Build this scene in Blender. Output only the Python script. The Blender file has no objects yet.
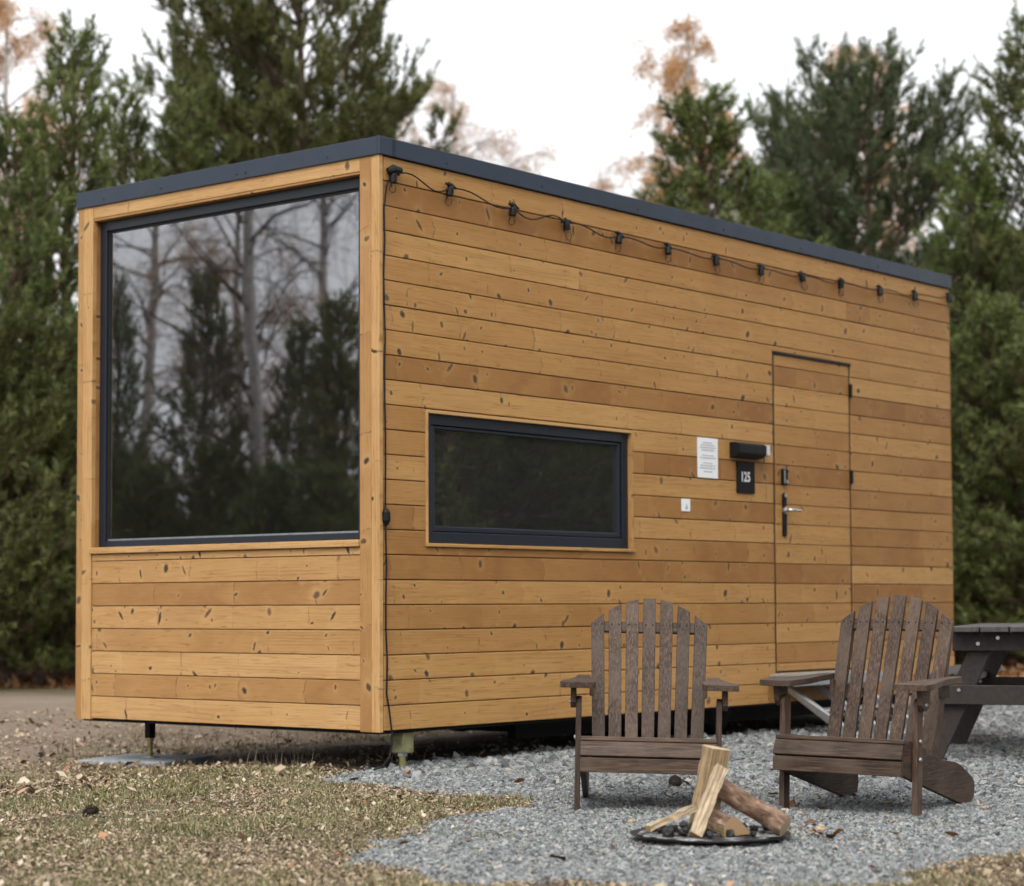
import bpy, bmesh, math, random
import numpy as np
from mathutils import Vector, Matrix, Euler
R = math.radians
sc = bpy.context.scene
col = sc.collection
rng = np.random.default_rng(7)
random.seed(7)

# ------------------------------------------------------------------ camera
YAW, PITCH, ROLL, FPX, SHIFT = R(39.130), R(3.053), R(-0.238), 2139.9, 47.88
CAM = np.array([-7.857, -7.243, 0.830])
_F = np.array([math.cos(YAW)*math.cos(PITCH), math.sin(YAW)*math.cos(PITCH), math.sin(PITCH)])
_r = np.array([math.sin(YAW), -math.cos(YAW), 0.0]); _u = np.cross(_r, _F)
_R = _r*math.cos(ROLL)+_u*math.sin(ROLL); _U = -_r*math.sin(ROLL)+_u*math.cos(ROLL)
cd = bpy.data.cameras.new('camera'); cam = bpy.data.objects.new('camera', cd); col.objects.link(cam)
cam.matrix_world = Matrix(((_R[0], _U[0], -_F[0], CAM[0]), (_R[1], _U[1], -_F[1], CAM[1]), (_R[2], _U[2], -_F[2], CAM[2]), (0, 0, 0, 1)))
cd.sensor_width = 36.0; cd.lens = FPX/1024*36; cd.shift_y = SHIFT/1024
cd.clip_start = 0.1; cd.clip_end = 600
cd.dof.use_dof = True; cd.dof.focus_distance = 9.3; cd.dof.aperture_fstop = 2.7
sc.camera = cam

def bearing(u, depth):
    """ground point seen in column u of the frame at a given distance along the view"""
    d = _F + _R*(u-512)/FPX
    k = depth
    p = CAM + d*k
    return float(p[0]), float(p[1])

# ------------------------------------------------------------------ tagging
def tag(o, label=None, cat=None, group=None, kind=None):
    if label: o['label'] = label
    if cat: o['category'] = cat
    if group: o['group'] = group
    if kind: o['kind'] = kind
    return o

def empty(name, loc=(0, 0, 0), rot=(0, 0, 0)):
    o = bpy.data.objects.new(name, None); col.objects.link(o)
    o.location = loc; o.rotation_euler = rot; o.empty_display_size = 0.2
    return o

def copy_tree(o, parent=None):
    c = o.copy(); col.objects.link(c); c.parent = parent
    for ch in list(o.children): copy_tree(ch, c)
    return c

# ------------------------------------------------------------------ mesh builder
class MB:
    def __init__(s): s.v = []; s.f = []
    def add(s, vs, fs):
        b = len(s.v); s.v += [tuple(map(float, p)) for p in vs]; s.f += [tuple(b+i for i in f) for f in fs]; return s
    def box(s, x0, x1, y0, y1, z0, z1, M=None):
        vs = [(x, y, z) for z in (z0, z1) for y in (y0, y1) for x in (x0, x1)]
        if M is not None: vs = [M @ Vector(p) for p in vs]
        return s.add(vs, [(0, 2, 3, 1), (4, 5, 7, 6), (0, 1, 5, 4), (2, 6, 7, 3), (0, 4, 6, 2), (1, 3, 7, 5)])
    def prism(s, poly, a, b, axis, M=None):
        """polygon in the plane across axis ('x': (y,z), 'y': (x,z), 'z': (x,y)), from a to b"""
        def mk(p, t):
            q = {'x': (t, p[0], p[1]), 'y': (p[0], t, p[1]), 'z': (p[0], p[1], t)}[axis]
            return M @ Vector(q) if M is not None else q
        n = len(poly)
        vs = [mk(p, a) for p in poly]+[mk(p, b) for p in poly]
        return s.add(vs, [tuple(range(n))[::-1], tuple(range(n, 2*n))]+[(i, (i+1) % n, n+(i+1) % n, n+i) for i in range(n)])
    def tube(s, pts, rad, n=8, cap=True):
        pts = [Vector(p) for p in pts]
        if not hasattr(rad, '__len__'): rad = [rad]*len(pts)
        rings = []; up = None
        for i, p in enumerate(pts):
            t = (pts[min(i+1, len(pts)-1)]-pts[max(i-1, 0)])
            t = t.normalized() if t.length > 1e-9 else Vector((0, 0, 1))
            if up is None: up = t.orthogonal().normalized()
            up = (up-t*up.dot(t)); up = up.normalized() if up.length > 1e-6 else t.orthogonal().normalized()
            w = t.cross(up)
            rings.append([p+(up*math.cos(2*math.pi*k/n)+w*math.sin(2*math.pi*k/n))*rad[i] for k in range(n)])
        vs = [q for r in rings for q in r]; fs = []
        for i in range(len(pts)-1):
            for k in range(n):
                a, b = i*n+k, i*n+(k+1) % n
                fs.append((a, b, b+n, a+n))
        if cap: fs += [tuple(range(n))[::-1], tuple((len(pts)-1)*n+k for k in range(n))]
        return s.add(vs, fs)
    def build(s, name, mat, parent=None, bevel=0.0, smooth=False, seg=2):
        me = bpy.data.meshes.new(name); me.from_pydata(s.v, [], s.f); me.update()
        bm = bmesh.new(); bm.from_mesh(me); bmesh.ops.recalc_face_normals(bm, faces=bm.faces); bm.to_mesh(me); bm.free()
        if smooth: me.shade_smooth()
        me.materials.append(mat)
        o = bpy.data.objects.new(name, me); col.objects.link(o); o.parent = parent
        if bevel:
            m = o.modifiers.new('bevel', 'BEVEL'); m.width = bevel; m.segments = seg; m.limit_method = 'ANGLE'; m.angle_limit = R(35)
        return o

def np_mesh(name, verts, faces, mat, parent=None, smooth=False):
    """verts (n,3), faces (m,k) numpy"""
    me = bpy.data.meshes.new(name)
    verts = np.ascontiguousarray(verts, np.float32); faces = np.ascontiguousarray(faces, np.int32)
    m, k = faces.shape
    me.vertices.add(len(verts)); me.vertices.foreach_set('co', verts.ravel())
    me.loops.add(m*k); me.loops.foreach_set('vertex_index', faces.ravel())
    me.polygons.add(m); me.polygons.foreach_set('loop_start', np.arange(0, m*k, k, dtype=np.int32))
    if smooth: me.polygons.foreach_set('use_smooth', np.ones(m, bool))
    else: me.polygons.foreach_set('use_smooth', np.zeros(m, bool))
    me.update(calc_edges=True)
    me.materials.append(mat)
    o = bpy.data.objects.new(name, me); col.objects.link(o); o.parent = parent
    return o

# ------------------------------------------------------------------ node helper
class G:
    def __init__(s, name):
        s.m = bpy.data.materials.new(name); s.m.use_nodes = True
        s.nt = s.m.node_tree; s.nt.nodes.clear()
        s.out = s.nt.nodes.new('ShaderNodeOutputMaterial')
    def n(s, t, ins=None, **props):
        nd = s.nt.nodes.new('ShaderNode'+t)
        for k, v in props.items(): setattr(nd, k, v)
        for k, v in (ins or {}).items(): s.set(nd.inputs[k], v)
        return nd
    def set(s, sock, v):
        if isinstance(v, bpy.types.NodeSocket): s.nt.links.new(v, sock)
        elif isinstance(v, (tuple, list)) and len(v) == 3 and sock.type == 'RGBA': sock.default_value = (*v, 1)
        else: sock.default_value = v
    def m2(s, op, a, b=0.0, c=None, clamp=False):
        nd = s.n('Math', operation=op, use_clamp=clamp)
        s.set(nd.inputs[0], a); s.set(nd.inputs[1], b)
        if c is not None: s.set(nd.inputs[2], c)
        return nd.outputs[0]
    def add(s, a, b): return s.m2('ADD', a, b)
    def mul(s, a, b): return s.m2('MULTIPLY', a, b)
    def sub(s, a, b): return s.m2('SUBTRACT', a, b)
    def xyz(s, x, y, z):
        nd = s.n('CombineXYZ'); s.set(nd.inputs[0], x); s.set(nd.inputs[1], y); s.set(nd.inputs[2], z); return nd.outputs[0]
    def sep(s, v): return s.n('SeparateXYZ', {0: v}).outputs
    def noise(s, vec, scale=1, detail=3, rough=0.5, dist=0, dims='3D'):
        return s.n('TexNoise', {'Vector': vec, 'Scale': scale, 'Detail': detail, 'Roughness': rough, 'Distortion': dist}, noise_dimensions=dims).outputs[0]
    def step(s, v, a, b, lo=0.0, hi=1.0):
        nd = s.n('MapRange', interpolation_type='SMOOTHSTEP'); s.set(nd.inputs[0], v)
        for i, q in enumerate((a, b, lo, hi)): s.set(nd.inputs[i+1], q)
        return nd.outputs[0]
    def mix(s, f, a, b, mode='MIX'):
        nd = s.n('Mix', data_type='RGBA', blend_type=mode)
        s.set(nd.inputs[0], f); s.set(nd.inputs[6], a); s.set(nd.inputs[7], b); return nd.outputs[2]
    def ramp(s, f, stops):
        nd = s.n('ValToRGB'); s.set(nd.inputs[0], f); e = nd.color_ramp.elements
        while len(e) < len(stops): e.new(0.5)
        for i, (p, c) in enumerate(stops): e[i].position = p; e[i].color = (*c, 1)
        return nd.outputs[0]
    def bump(s, h, strength=0.3, dist=0.01):
        return s.n('Bump', {'Height': h, 'Strength': strength, 'Distance': dist}).outputs[0]
    def pbr(s, colr, rough=0.6, normal=None, metal=0.0, spec=0.5, **kw):
        ins = {'Base Color': colr, 'Roughness': rough, 'Metallic': metal, 'Specular IOR Level': spec}; ins.update(kw)
        if normal is not None: ins['Normal'] = normal
        b = s.n('BsdfPrincipled', ins); s.nt.links.new(b.outputs[0], s.out.inputs[0]); return s.m
    def rnd(s): return s.n('NewGeometry').outputs['Random Per Island']
    def obj(s): return s.n('TexCoord').outputs['Object']
    def pos(s): return s.n('NewGeometry').outputs['Position']

def cladding(name, ua, va, tone=(1.0, 1.0, 1.0)):
    """oiled pine boards; ua axis along the grain, va axis across it, in the house's own coordinates"""
    g = G(name); c = g.sep(g.obj()); r = g.rnd()
    ax = {'x': c[0], 'y': c[1], 'z': c[2]}
    rw = g.n('TexWhiteNoise', {'W': r}, noise_dimensions='1D').outputs['Color']; rs = g.n('SeparateColor', {0: rw}).outputs
    u = g.add(ax[ua], g.mul(r, 57.0)); v = g.add(ax[va], g.mul(rs[1], 3.7))
    dist_tot = None; kmask = None; halo = None
    for (fu, fv, keep, s0, s1, el, slant, off) in ((2.6, 8.5, 0.50, 0.006, 0.0175, 1.40, 1.3, 0.0), (2.5, 8.0, 0.58, 0.0045, 0.0105, 3.4, 0.85, 7.3), (4.2, 12.0, 0.62, 0.0035, 0.008, 1.7, 1.3, 3.1)):
        vor = g.n('TexVoronoi', {'Vector': g.xyz(g.add(g.mul(u, fu), off), g.mul(v, fv), 0.0), 'Scale': 1.0, 'Randomness': 0.85}, voronoi_dimensions='2D')
        p = g.sep(vor.outputs['Position']); cc = g.n('SeparateColor', {0: vor.outputs['Color']}).outputs
        du = g.mul(g.sub(g.add(g.mul(u, fu), off), p[0]), 1/fu); dv = g.mul(g.sub(g.mul(v, fv), p[1]), 1/fv)
        wob = g.mul(g.sub(g.noise(g.xyz(u, g.mul(v, 1.4), 0.0), 60, 3), 0.5), 0.020)
        du = g.add(du, wob)
        ang = g.add(g.mul(g.sub(cc[2], 0.5), 2*slant), 1.57)
        ca, sa = g.m2('COSINE', ang), g.m2('SINE', ang)
        a = g.add(g.mul(du, ca), g.mul(dv, sa)); b = g.sub(g.mul(dv, ca), g.mul(du, sa))
        size = g.add(g.mul(cc[0], s1-s0), s0)
        d = g.m2('SQRT', g.add(g.m2('POWER', g.m2('ABSOLUTE', g.m2('DIVIDE', a, g.mul(size, el))), 2.0), g.m2('POWER', g.m2('ABSOLUTE', g.m2('DIVIDE', b, size)), 2.0)))
        on = g.mul(g.m2('GREATER_THAN', cc[1], keep), g.m2('GREATER_THAN', g.noise(g.xyz(g.mul(u, 0.9), g.mul(r, 63.0), off), 1, 1), 0.40))
        k = g.mul(g.step(d, 1.45, 0.6), on)
        k = g.mul(k, g.add(g.mul(g.m2('FRACT', g.mul(cc[0], 9.7)), 0.30), 0.74))
        h = g.mul(g.m2('EXPONENT', g.mul(d, -0.42)), on)
        kmask = k if kmask is None else g.m2('MAXIMUM', kmask, k)
        halo = h if halo is None else g.m2('MAXIMUM', halo, h)
    vv = g.add(v, g.mul(halo, 0.014))
    warp = g.mul(g.sub(g.noise(g.xyz(g.mul(u, 0.7), g.mul(v, 6), 0.0), 1, 2), 0.5), 0.05)
    gv = g.add(vv, warp)
    fine = g.noise(g.xyz(g.mul(u, 3.0), g.mul(gv, 260), 0.0), 1, 3, 0.6)
    rings = g.m2('SINE', g.add(g.mul(gv, g.add(g.mul(rs[0], 260.0), 190.0)), g.mul(g.noise(g.xyz(g.mul(u, 1.2), g.mul(v, 9), 0.0), 1, 2), 9.0)))
    ringm = g.noise(g.xyz(g.mul(u, 0.9), g.mul(v, 14), 3.0), 1, 2)
    rings = g.mul(g.mul(g.add(rings, 1.0), 0.5), g.step(ringm, 0.45, 0.75))
    bands = g.noise(g.xyz(g.add(g.mul(u, 3.4), g.mul(g.noise(g.xyz(u, g.mul(v, 9.0), 2.0), 1, 2), 1.6)), g.mul(v, 2.0), 5.0), 1, 3, 0.6)
    vrel = g.sub(g.m2('FRACT', g.mul(g.sub(ax[va], 0.005), 1/0.1257)), 0.5)
    cu = g.add(g.mul(u, 1.75), g.add(g.mul(g.noise(g.xyz(g.mul(u, 0.5), g.mul(r, 40.0), 0.0), 1, 2), 1.6), g.mul(r, 91.0)))
    bend = g.n('TexNoise', {'Vector': g.xyz(g.mul(u, 0.35), g.mul(r, 77.0), 4.0), 'Scale': 1.0, 'Detail': 1.0}).outputs[0]
    cu = g.add(cu, g.add(g.mul(g.mul(g.m2('ABSOLUTE', g.add(vrel, 0.08)), 0.36), g.sub(bend, 0.35)), g.mul(g.sub(g.noise(g.xyz(u, v, 0.0), 30, 2), 0.5), 0.05)))
    fcu = g.m2('FRACT', cu); ci = g.m2('FLOOR', cu)
    wn = g.n('SeparateColor', {0: g.n('TexWhiteNoise', {'Vector': g.xyz(ci, g.mul(r, 50.0), 0.0)}, noise_dimensions='2D').outputs['Color']}).outputs
    dl = g.m2('MINIMUM', fcu, g.sub(1.0, fcu))
    whorl = g.mul(g.step(dl, 0.011, 0.003), g.mul(g.m2('GREATER_THAN', wn[0], 0.30), g.step(g.noise(g.xyz(g.mul(u, 5), g.mul(v, 24), 1.0), 1, 2), 0.40, 0.62)))
    glow = g.mul(g.m2('EXPONENT', g.mul(fcu, -9.0)), wn[1])
    tonef = g.add(g.add(g.mul(g.sub(wn[2], 0.5), 0.16), g.mul(glow, 0.18)), 0.06)
    tonef = g.add(tonef, g.add(g.mul(rs[2], 0.74), g.mul(g.sub(bands, 0.5), 0.55)))
    base = g.ramp(tonef, [(0.0, (0.235*tone[0], 0.112*tone[1], 0.038*tone[2])), (0.28, (0.35*tone[0], 0.198*tone[1], 0.077*tone[2])), (0.62, (0.425*tone[0], 0.257*tone[1], 0.110*tone[2])), (1.0, (0.49*tone[0], 0.315*tone[1], 0.150*tone[2]))])
    base = g.mix(g.mul(rings, 0.55), base, (0.24*tone[0], 0.115*tone[1], 0.034*tone[2]))
    base = g.mix(g.step(fine, 0.44, 0.72, 0, 0.72), base, (0.26*tone[0], 0.13*tone[1], 0.045*tone[2]))
    blot = g.noise(g.xyz(g.mul(u, 1.1), g.mul(v, 2.0), 9.0), 1, 4, 0.6)
    base = g.mix(g.step(blot, 0.5, 0.8, 0, 0.3), base, (0.28*tone[0], 0.17*tone[1], 0.08*tone[2]))
    dash = g.noise(g.xyz(g.mul(u, 7.0), g.mul(gv, 90), 11.0), 1, 3, 0.6)
    base = g.mix(g.step(dash, 0.58, 0.70, 0, 0.7), base, (0.20*tone[0], 0.095*tone[1], 0.032*tone[2]))
    base = g.mix(g.mul(g.step(halo, 0.15, 0.75), 0.35), base, (0.50*tone[0], 0.335*tone[1], 0.165*tone[2]))
    base = g.mix(g.mul(whorl, 0.75), base, (0.115, 0.062, 0.032))
    base = g.mix(kmask, base, g.mix(g.noise(g.xyz(u, v, 0.0), 90, 2), (0.016, 0.008, 0.006), (0.085, 0.042, 0.024)))
    hgt = g.add(g.mul(fine, 0.5), g.mul(rings, 0.3))
    return g.pbr(base, g.add(g.mul(fine, 0.2), 0.48), g.bump(hgt, 0.22, 0.004), spec=0.35)

def stained(name):
    """weathered brown garden furniture timber; grain along the longest local axis via stretched noise per island"""
    g = G(name); c = g.sep(g.obj()); oi = g.n('ObjectInfo').outputs['Random']; r = g.add(g.rnd(), oi)
    # direction of the grain is carried by a per-mesh attribute (1 = x, 2 = y, 3 = z)
    at = g.n('Attribute', attribute_name='grain').outputs['Fac']
    isx = g.m2('LESS_THAN', at, 1.5); isz = g.m2('GREATER_THAN', at, 2.5)
    kx = g.sub(140.0, g.mul(isx, 132.0)); kz = g.sub(140.0, g.mul(isz, 132.0))
    isy = g.sub(1.0, g.m2('MAXIMUM', isx, isz)); ky = g.sub(140.0, g.mul(isy, 132.0))
    v = g.xyz(g.add(g.mul(c[0], kx), g.mul(r, 90.0)), g.mul(c[1], ky), g.add(g.mul(c[2], kz), g.mul(r, 31.0)))
    n1 = g.noise(v, 1.0, 5, 0.62, 0.3); n2 = g.noise(v, 0.32, 3, 0.5)
    n3 = g.noise(g.xyz(c[0], c[1], g.add(c[2], g.mul(r, 17.0))), 5.0, 3, 0.6)
    base = g.ramp(n1, [(0.32, (0.014, 0.007, 0.004)), (0.5, (0.050, 0.028, 0.017)), (0.70, (0.118, 0.073, 0.046))])
    base = g.mix(g.step(n3, 0.38, 0.68, 0, 0.6), base, (0.098, 0.066, 0.046))
    base = g.mix(g.step(n2, 0.55, 0.8, 0, 0.55), base, (0.030, 0.015, 0.009))
    hs = g.n('HueSaturation', {'Color': base, 'Value': g.add(g.mul(g.m2('FRACT', g.mul(r, 7.3)), 0.5), 0.75), 'Saturation': 1.0}).outputs[0]
    return g.pbr(hs, 0.62, g.bump(n1, 0.4, 0.003), spec=0.35)

def simple(name, colr, rough=0.5, metal=0.0, var=0.12, scale=30, bump=0.0, spec=0.5, **kw):
    g = G(name); n = g.noise(g.obj(), scale, 4, 0.6)
    c2 = tuple(x*(1-var*2) for x in colr)
    b = g.mix(g.step(n, 0.3, 0.75), colr, c2)
    return g.pbr(b, g.add(g.mul(n, 0.15), rough-0.07), g.bump(n, bump, 0.003) if bump else None, metal, spec, **kw)

def lettering(colr):
    return simple('lettering', colr, 0.6, var=0.02)

M = {}
M['clad_side'] = cladding('pine cladding along the long wall', 'x', 'z', (0.98, 0.87, 0.65))
M['clad_front'] = cladding('pine cladding on the short wall', 'y', 'z', (1.12, 1.07, 0.98))
M['post'] = cladding('pine corner boards', 'z', 'y', (1.12, 1.07, 0.97))
M['stain'] = stained('brown stained timber')
M['navy'] = simple('anthracite coated metal', (0.019, 0.030, 0.052), 0.5, 0.0, 0.08, 6)
M['navy_frame'] = simple('anthracite window profile', (0.0065, 0.011, 0.020), 0.4, 0.0, 0.06, 8)
M['gasket'] = simple('rubber gasket', (0.008, 0.008, 0.009), 0.6)
M['dark'] = simple('dark sheathing', (0.012, 0.011, 0.010), 0.8)
M['interior'] = simple('dim interior lining', (0.06, 0.045, 0.032), 0.8)
M['steel'] = simple('galvanised steel', (0.42, 0.44, 0.46), 0.42, 0.85, 0.15, 40)
M['alu'] = simple('aluminium treads', (0.55, 0.57, 0.58), 0.38, 0.9, 0.1, 25)
M['brass'] = simple('yellow zinc jack', (0.42, 0.36, 0.16), 0.45, 0.6, 0.25, 30)
M['olive'] = simple('dull olive zinc jack tube', (0.30, 0.29, 0.14), 0.5, 0.35, 0.3, 18)
M['blacksteel'] = simple('black painted steel', (0.006, 0.006, 0.006), 0.6, spec=0.2)
M['plastic'] = simple('black plastic', (0.006, 0.006, 0.007), 0.55, spec=0.25)
M['chrome'] = simple('brushed steel', (0.62, 0.62, 0.60), 0.28, 1.0, 0.05)
M['white'] = simple('white laminated paper', (0.78, 0.79, 0.80), 0.45, 0.0, 0.02)
M['greyink'] = lettering((0.38, 0.39, 0.41))
M['whiteink'] = lettering((0.80, 0.80, 0.80))
M['lampgrey'] = simple('pale grey end cap', (0.60, 0.60, 0.60), 0.4)
M['concrete'] = simple('concrete slab', (0.30, 0.31, 0.32), 0.85, 0.0, 0.15, 25, 0.3)

def glass_window(name, dirt=0.02):  # dirt: diffuse grey share, also used to brighten the side pane
    g = G(name)
    fr = g.n('Fresnel', {'IOR': 3.6}).outputs[0]
    n = g.noise(g.obj(), 1.1, 2)
    bp = g.bump(n, 0.05, 0.02)
    gl = g.n('BsdfGlossy', {'Color': (0.95, 0.96, 1.0), 'Roughness': 0.016, 'Normal': bp}).outputs[0]
    tr = g.n('BsdfTransparent', {'Color': (0.55, 0.58, 0.57)}).outputs[0]
    df = g.n('BsdfDiffuse', {'Color': (0.4, 0.4, 0.38)}).outputs[0]
    a = g.n('MixShader', {0: dirt}); g.set(a.inputs[1], tr); g.set(a.inputs[2], df)
    b = g.n('MixShader', {0: fr}); g.set(b.inputs[1], a.outputs[0]); g.set(b.inputs[2], gl)
    g.nt.links.new(b.outputs[0], g.out.inputs[0]); return g.m
M['glass'] = glass_window('double glazing')
def bulbglass():
    g = G('clear bulb glass')
    fr = g.n('Fresnel', {'IOR': 1.2}).outputs[0]
    gl = g.n('BsdfGlossy', {'Color': (0.8, 0.7, 0.55), 'Roughness': 0.05}).outputs[0]
    tr = g.n('BsdfTransparent', {'Color': (0.97, 0.93, 0.86)}).outputs[0]
    b = g.n('MixShader', {0: fr}); g.set(b.inputs[1], tr); g.set(b.inputs[2], gl)
    g.nt.links.new(b.outputs[0], g.out.inputs[0]); return g.m
M['bulb'] = bulbglass()

# ================================================================== TINY HOUSE
H, W, L = 2.9, 2.33, 6.06; PITCHZ = 0.1257; Z0 = 0.005
house = empty('tiny_house', (0, 0, 0.2))
tag(house, 'pine clad tiny house on jacks with a flat dark metal roof edge', 'tiny house')
TH = 0.022
prng = random.Random(3)
def subtract(a, b, holes):
    segs = [(a, b)]
    for (h0, h1) in holes:
        ns = []
        for (s0, s1) in segs:
            if h1 <= s0 or h0 >= s1: ns.append((s0, s1)); continue
            if h0 > s0: ns.append((s0, h0))
            if h1 < s1: ns.append((h1, s1))
        segs = ns
    return segs
WIN_S = (0.363, 2.135, 0.948, 1.617)      # side window opening x0,x1,z0,z1
DOOR = (3.683, 4.622, 0.205, 2.215)
WIN_F = (0.132, 2.200, 0.948, 2.815)      # front window opening y0,y1,z0,z1
def rows(zlo, zhi):
    out = []; k = 0; z = Z0-PITCHZ
    while z < zhi:
        a, b = max(z, zlo), min(z+PITCHZ, zhi)
        if b-a > 0.008: out.append((a, b))
        z += PITCHZ
    return out
GAP = 0.0042
wall = MB()
OPEN = [(WIN_S[0]-0.018, WIN_S[1]+0.018, WIN_S[2]-0.02, WIN_S[3]+0.018), (DOOR[0]-0.016, DOOR[1]+0.016, DOOR[2]-0.012, DOOR[3]+0.018)]
for (a, b) in rows(0.0, H):
    za, zb = (0.0 if a < 0.004 else a+GAP*0.5), b-GAP*0.5
    xs = {0.031, L}; joints = [prng.uniform(1.4, 5.4)] if prng.random() < 0.4 else []
    for o in OPEN:
        if o[2] < zb and o[3] > za: xs |= {o[0], o[1]}
    xs |= set(joints); xs = sorted(xs); runs = []; cur = []
    for p, q in zip(xs[:-1], xs[1:]):
        lo, hi = za, zb; m = (p+q)/2
        for o in OPEN:
            if o[0] < m < o[1]:
                if o[2] <= lo and o[3] >= hi: lo = hi
                elif o[2] > lo: hi = min(hi, o[2])
                else: lo = max(lo, o[3])
        if hi-lo < 0.006 or p in joints:
            if cur: runs.append(cur)
            cur = []
        if hi-lo >= 0.006: cur.append((p, q, lo, hi))
    if cur: runs.append(cur)
    for r_ in runs:
        top, bot = [], []
        for (p, q, lo, hi) in r_: top += [(p, hi), (q, hi)]; bot += [(p, lo), (q, lo)]
        pts = []
        for pt_2 in bot+top[::-1]:
            if not pts or (abs(pts[-1][0]-pt_2[0])+abs(pts[-1][1]-pt_2[1])) > 1e-6: pts.append(pt_2)
        pts = [(x+(0.0007 if x in joints and i >= 0 and x == r_[0][0] else 0), z) for i, (x, z) in enumerate(pts)]
        wall.prism(pts, prng.uniform(-0.0012, 0.0012), TH, 'y')
wall.build('side_cladding', M['clad_side'], house, bevel=0.004)
# front wall boards between the corner boards
fw = MB()
for (a, b) in rows(0.0, 0.925):
    fw.box(-0.0+prng.uniform(-0.001, 0.001), TH, 0.133, 2.199, a+GAP*0.5 if a > 0.004 else 0.0, b-GAP*0.5)
fw.build('front_cladding', M['clad_front'], house, bevel=0.0025)
hd = MB(); hd.box(-0.004, TH, 0.133, 2.199, 2.829, H); hd.box(-0.001, TH, 0.133, 2.199, 2.815, 2.8275)
hd.build('window_header', M['clad_front'], house, bevel=0.002)
for (y0, y1, ym) in ((-0.003, 0.1305, 0.052), (2.2015, 2.33, 2.283)):
    p = MB(); p.box(-0.006, TH, y0, ym-0.0006, 0.0, H); p.box(-0.006, TH, ym+0.0006, y1, 0.0, H)
    p.build('corner_board', M['post'], house, bevel=0.002)
# other two walls and the shell behind the boards
sh = MB()
def panel_x(x0, x1, y0, y1, z0, z1): sh.box(x0, x1, y0, y1, z0, z1)
# side shell (y 0.024..0.06) around window and door
sh.box(0.024, L-0.01, 0.024, 0.07, 0.01, WIN_S[2]-0.03); sh.box(0.024, L-0.01, 0.024, 0.07, WIN_S[3]+0.03, H-0.01)
sh.box(0.024, WIN_S[0]-0.02, 0.024, 0.07, WIN_S[2]-0.03, WIN_S[3]+0.03); sh.box(WIN_S[1]+0.02, L-0.01, 0.024, 0.07, WIN_S[2]-0.03, WIN_S[3]+0.03)
sh.box(0.024, 0.07, 0.071, 2.30, 0.01, 0.93); sh.box(0.024, 0.07, 0.071, 2.30, 2.83, H-0.01)
sh.box(0.024, 0.07, 0.071, 0.115, 0.93, 2.83); sh.box(0.024, 0.07, 2.215, 2.30, 0.93, 2.83)
sh.box(0.024, L-0.01, 2.26, 2.306, 0.01, H-0.01); sh.box(L-0.056, L-0.01, 0.071, 2.259, 0.01, H-0.01)
sh.build('wall', simple('brown sheathing', (0.085, 0.052, 0.028), 0.9), house)
bk = MB()
for (a, b) in rows(0.0, H):
    bk.box(0.024, L, 2.307, 2.33, a+GAP/2, b-GAP/2)
bk.build('rear_cladding', M['clad_side'], house)
be = MB()
for (a, b) in rows(0.0, H): be.box(L-0.009, L+0.012, 0.023, 2.306, a+GAP/2, b-GAP/2)
be.build('end_cladding', M['clad_front'], house)
fl = MB(); fl.box(0.071, L-0.057, 0.071, 2.259, 0.10, 0.16); fl.build('floor', M['interior'], house)
ce = MB(); ce.box(0.071, L-0.057, 0.071, 2.259, 2.78, 2.84); ce.build('ceiling', M['interior'], house)
pt = MB(); pt.box(2.6, 2.66, 0.071, 2.259, 0.161, 2.779); pt.build('partition', M['interior'], house)
bd = MB(); bd.box(0.35, 2.4, 0.12, 2.2, 0.161, 0.62); bd.build('sleeping_platform', M['interior'], house, bevel=0.02)
# roof: flat membrane and folded metal edge
rf = MB(); rf.box(0.02, L-0.02, 0.02, W-0.02, 2.901, 2.965)
roof = rf.build('roof', M['dark'], house)
fa = MB()
x0, x1, y0, y1, z0, z1 = -0.016, L+0.008, -0.016, W+0.008, 2.898, 2.99
t = 0.018
fa.box(x0, x1, y0, y0+t, z0, z1); fa.box(x0, x1, y1-t, y1, z0, z1)
fa.box(x0, x0+t, y0+t, y1-t, z0, z1-0.0004); fa.box(x1-t, x1, y0+t, y1-t, z0, z1-0.0004)
fa.build('roof_edge', M['navy'], roof, bevel=0.003)
cap = MB()
cap.box(x0+t, x1-t, y0+t, y0+0.13, z1-0.012, z1-0.006); cap.box(x0+t, x0+0.13, y0+0.13, y1-t, z1-0.012, z1-0.006)
cap.box(x0+t, x1-t, y1-0.13, y1-t, z1-0.012, z1-0.006)
cap.build('roof_flashing', M['navy'], roof)
js = MB()
js.box(0.083, 0.086, y0-0.0022, y0, z0+0.001, z1-0.004); js.box(0.098, 0.0985, y0-0.0015, y0, z0+0.001, z1-0.004)
js.build('edge_joint', M['gasket'], roof)
scw = MB()
for yy in (0.35, 0.95, 1.02, 1.62, 2.1):
    scw = MB(); scw.tube([(x0-0.003, yy, z0+0.03), (x0+0.004, yy, z0+0.03)], 0.005, 8); scw.build('screw', M['gasket'], roof)
for xx in (0.5, 1.3, 2.2, 3.1, 4.0, 5.0, 5.8):
    scw = MB(); scw.tube([(xx, y0-0.003, z0+0.03), (xx, y0+0.004, z0+0.03)], 0.005, 8); scw.build('screw', M['gasket'], roof)
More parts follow.
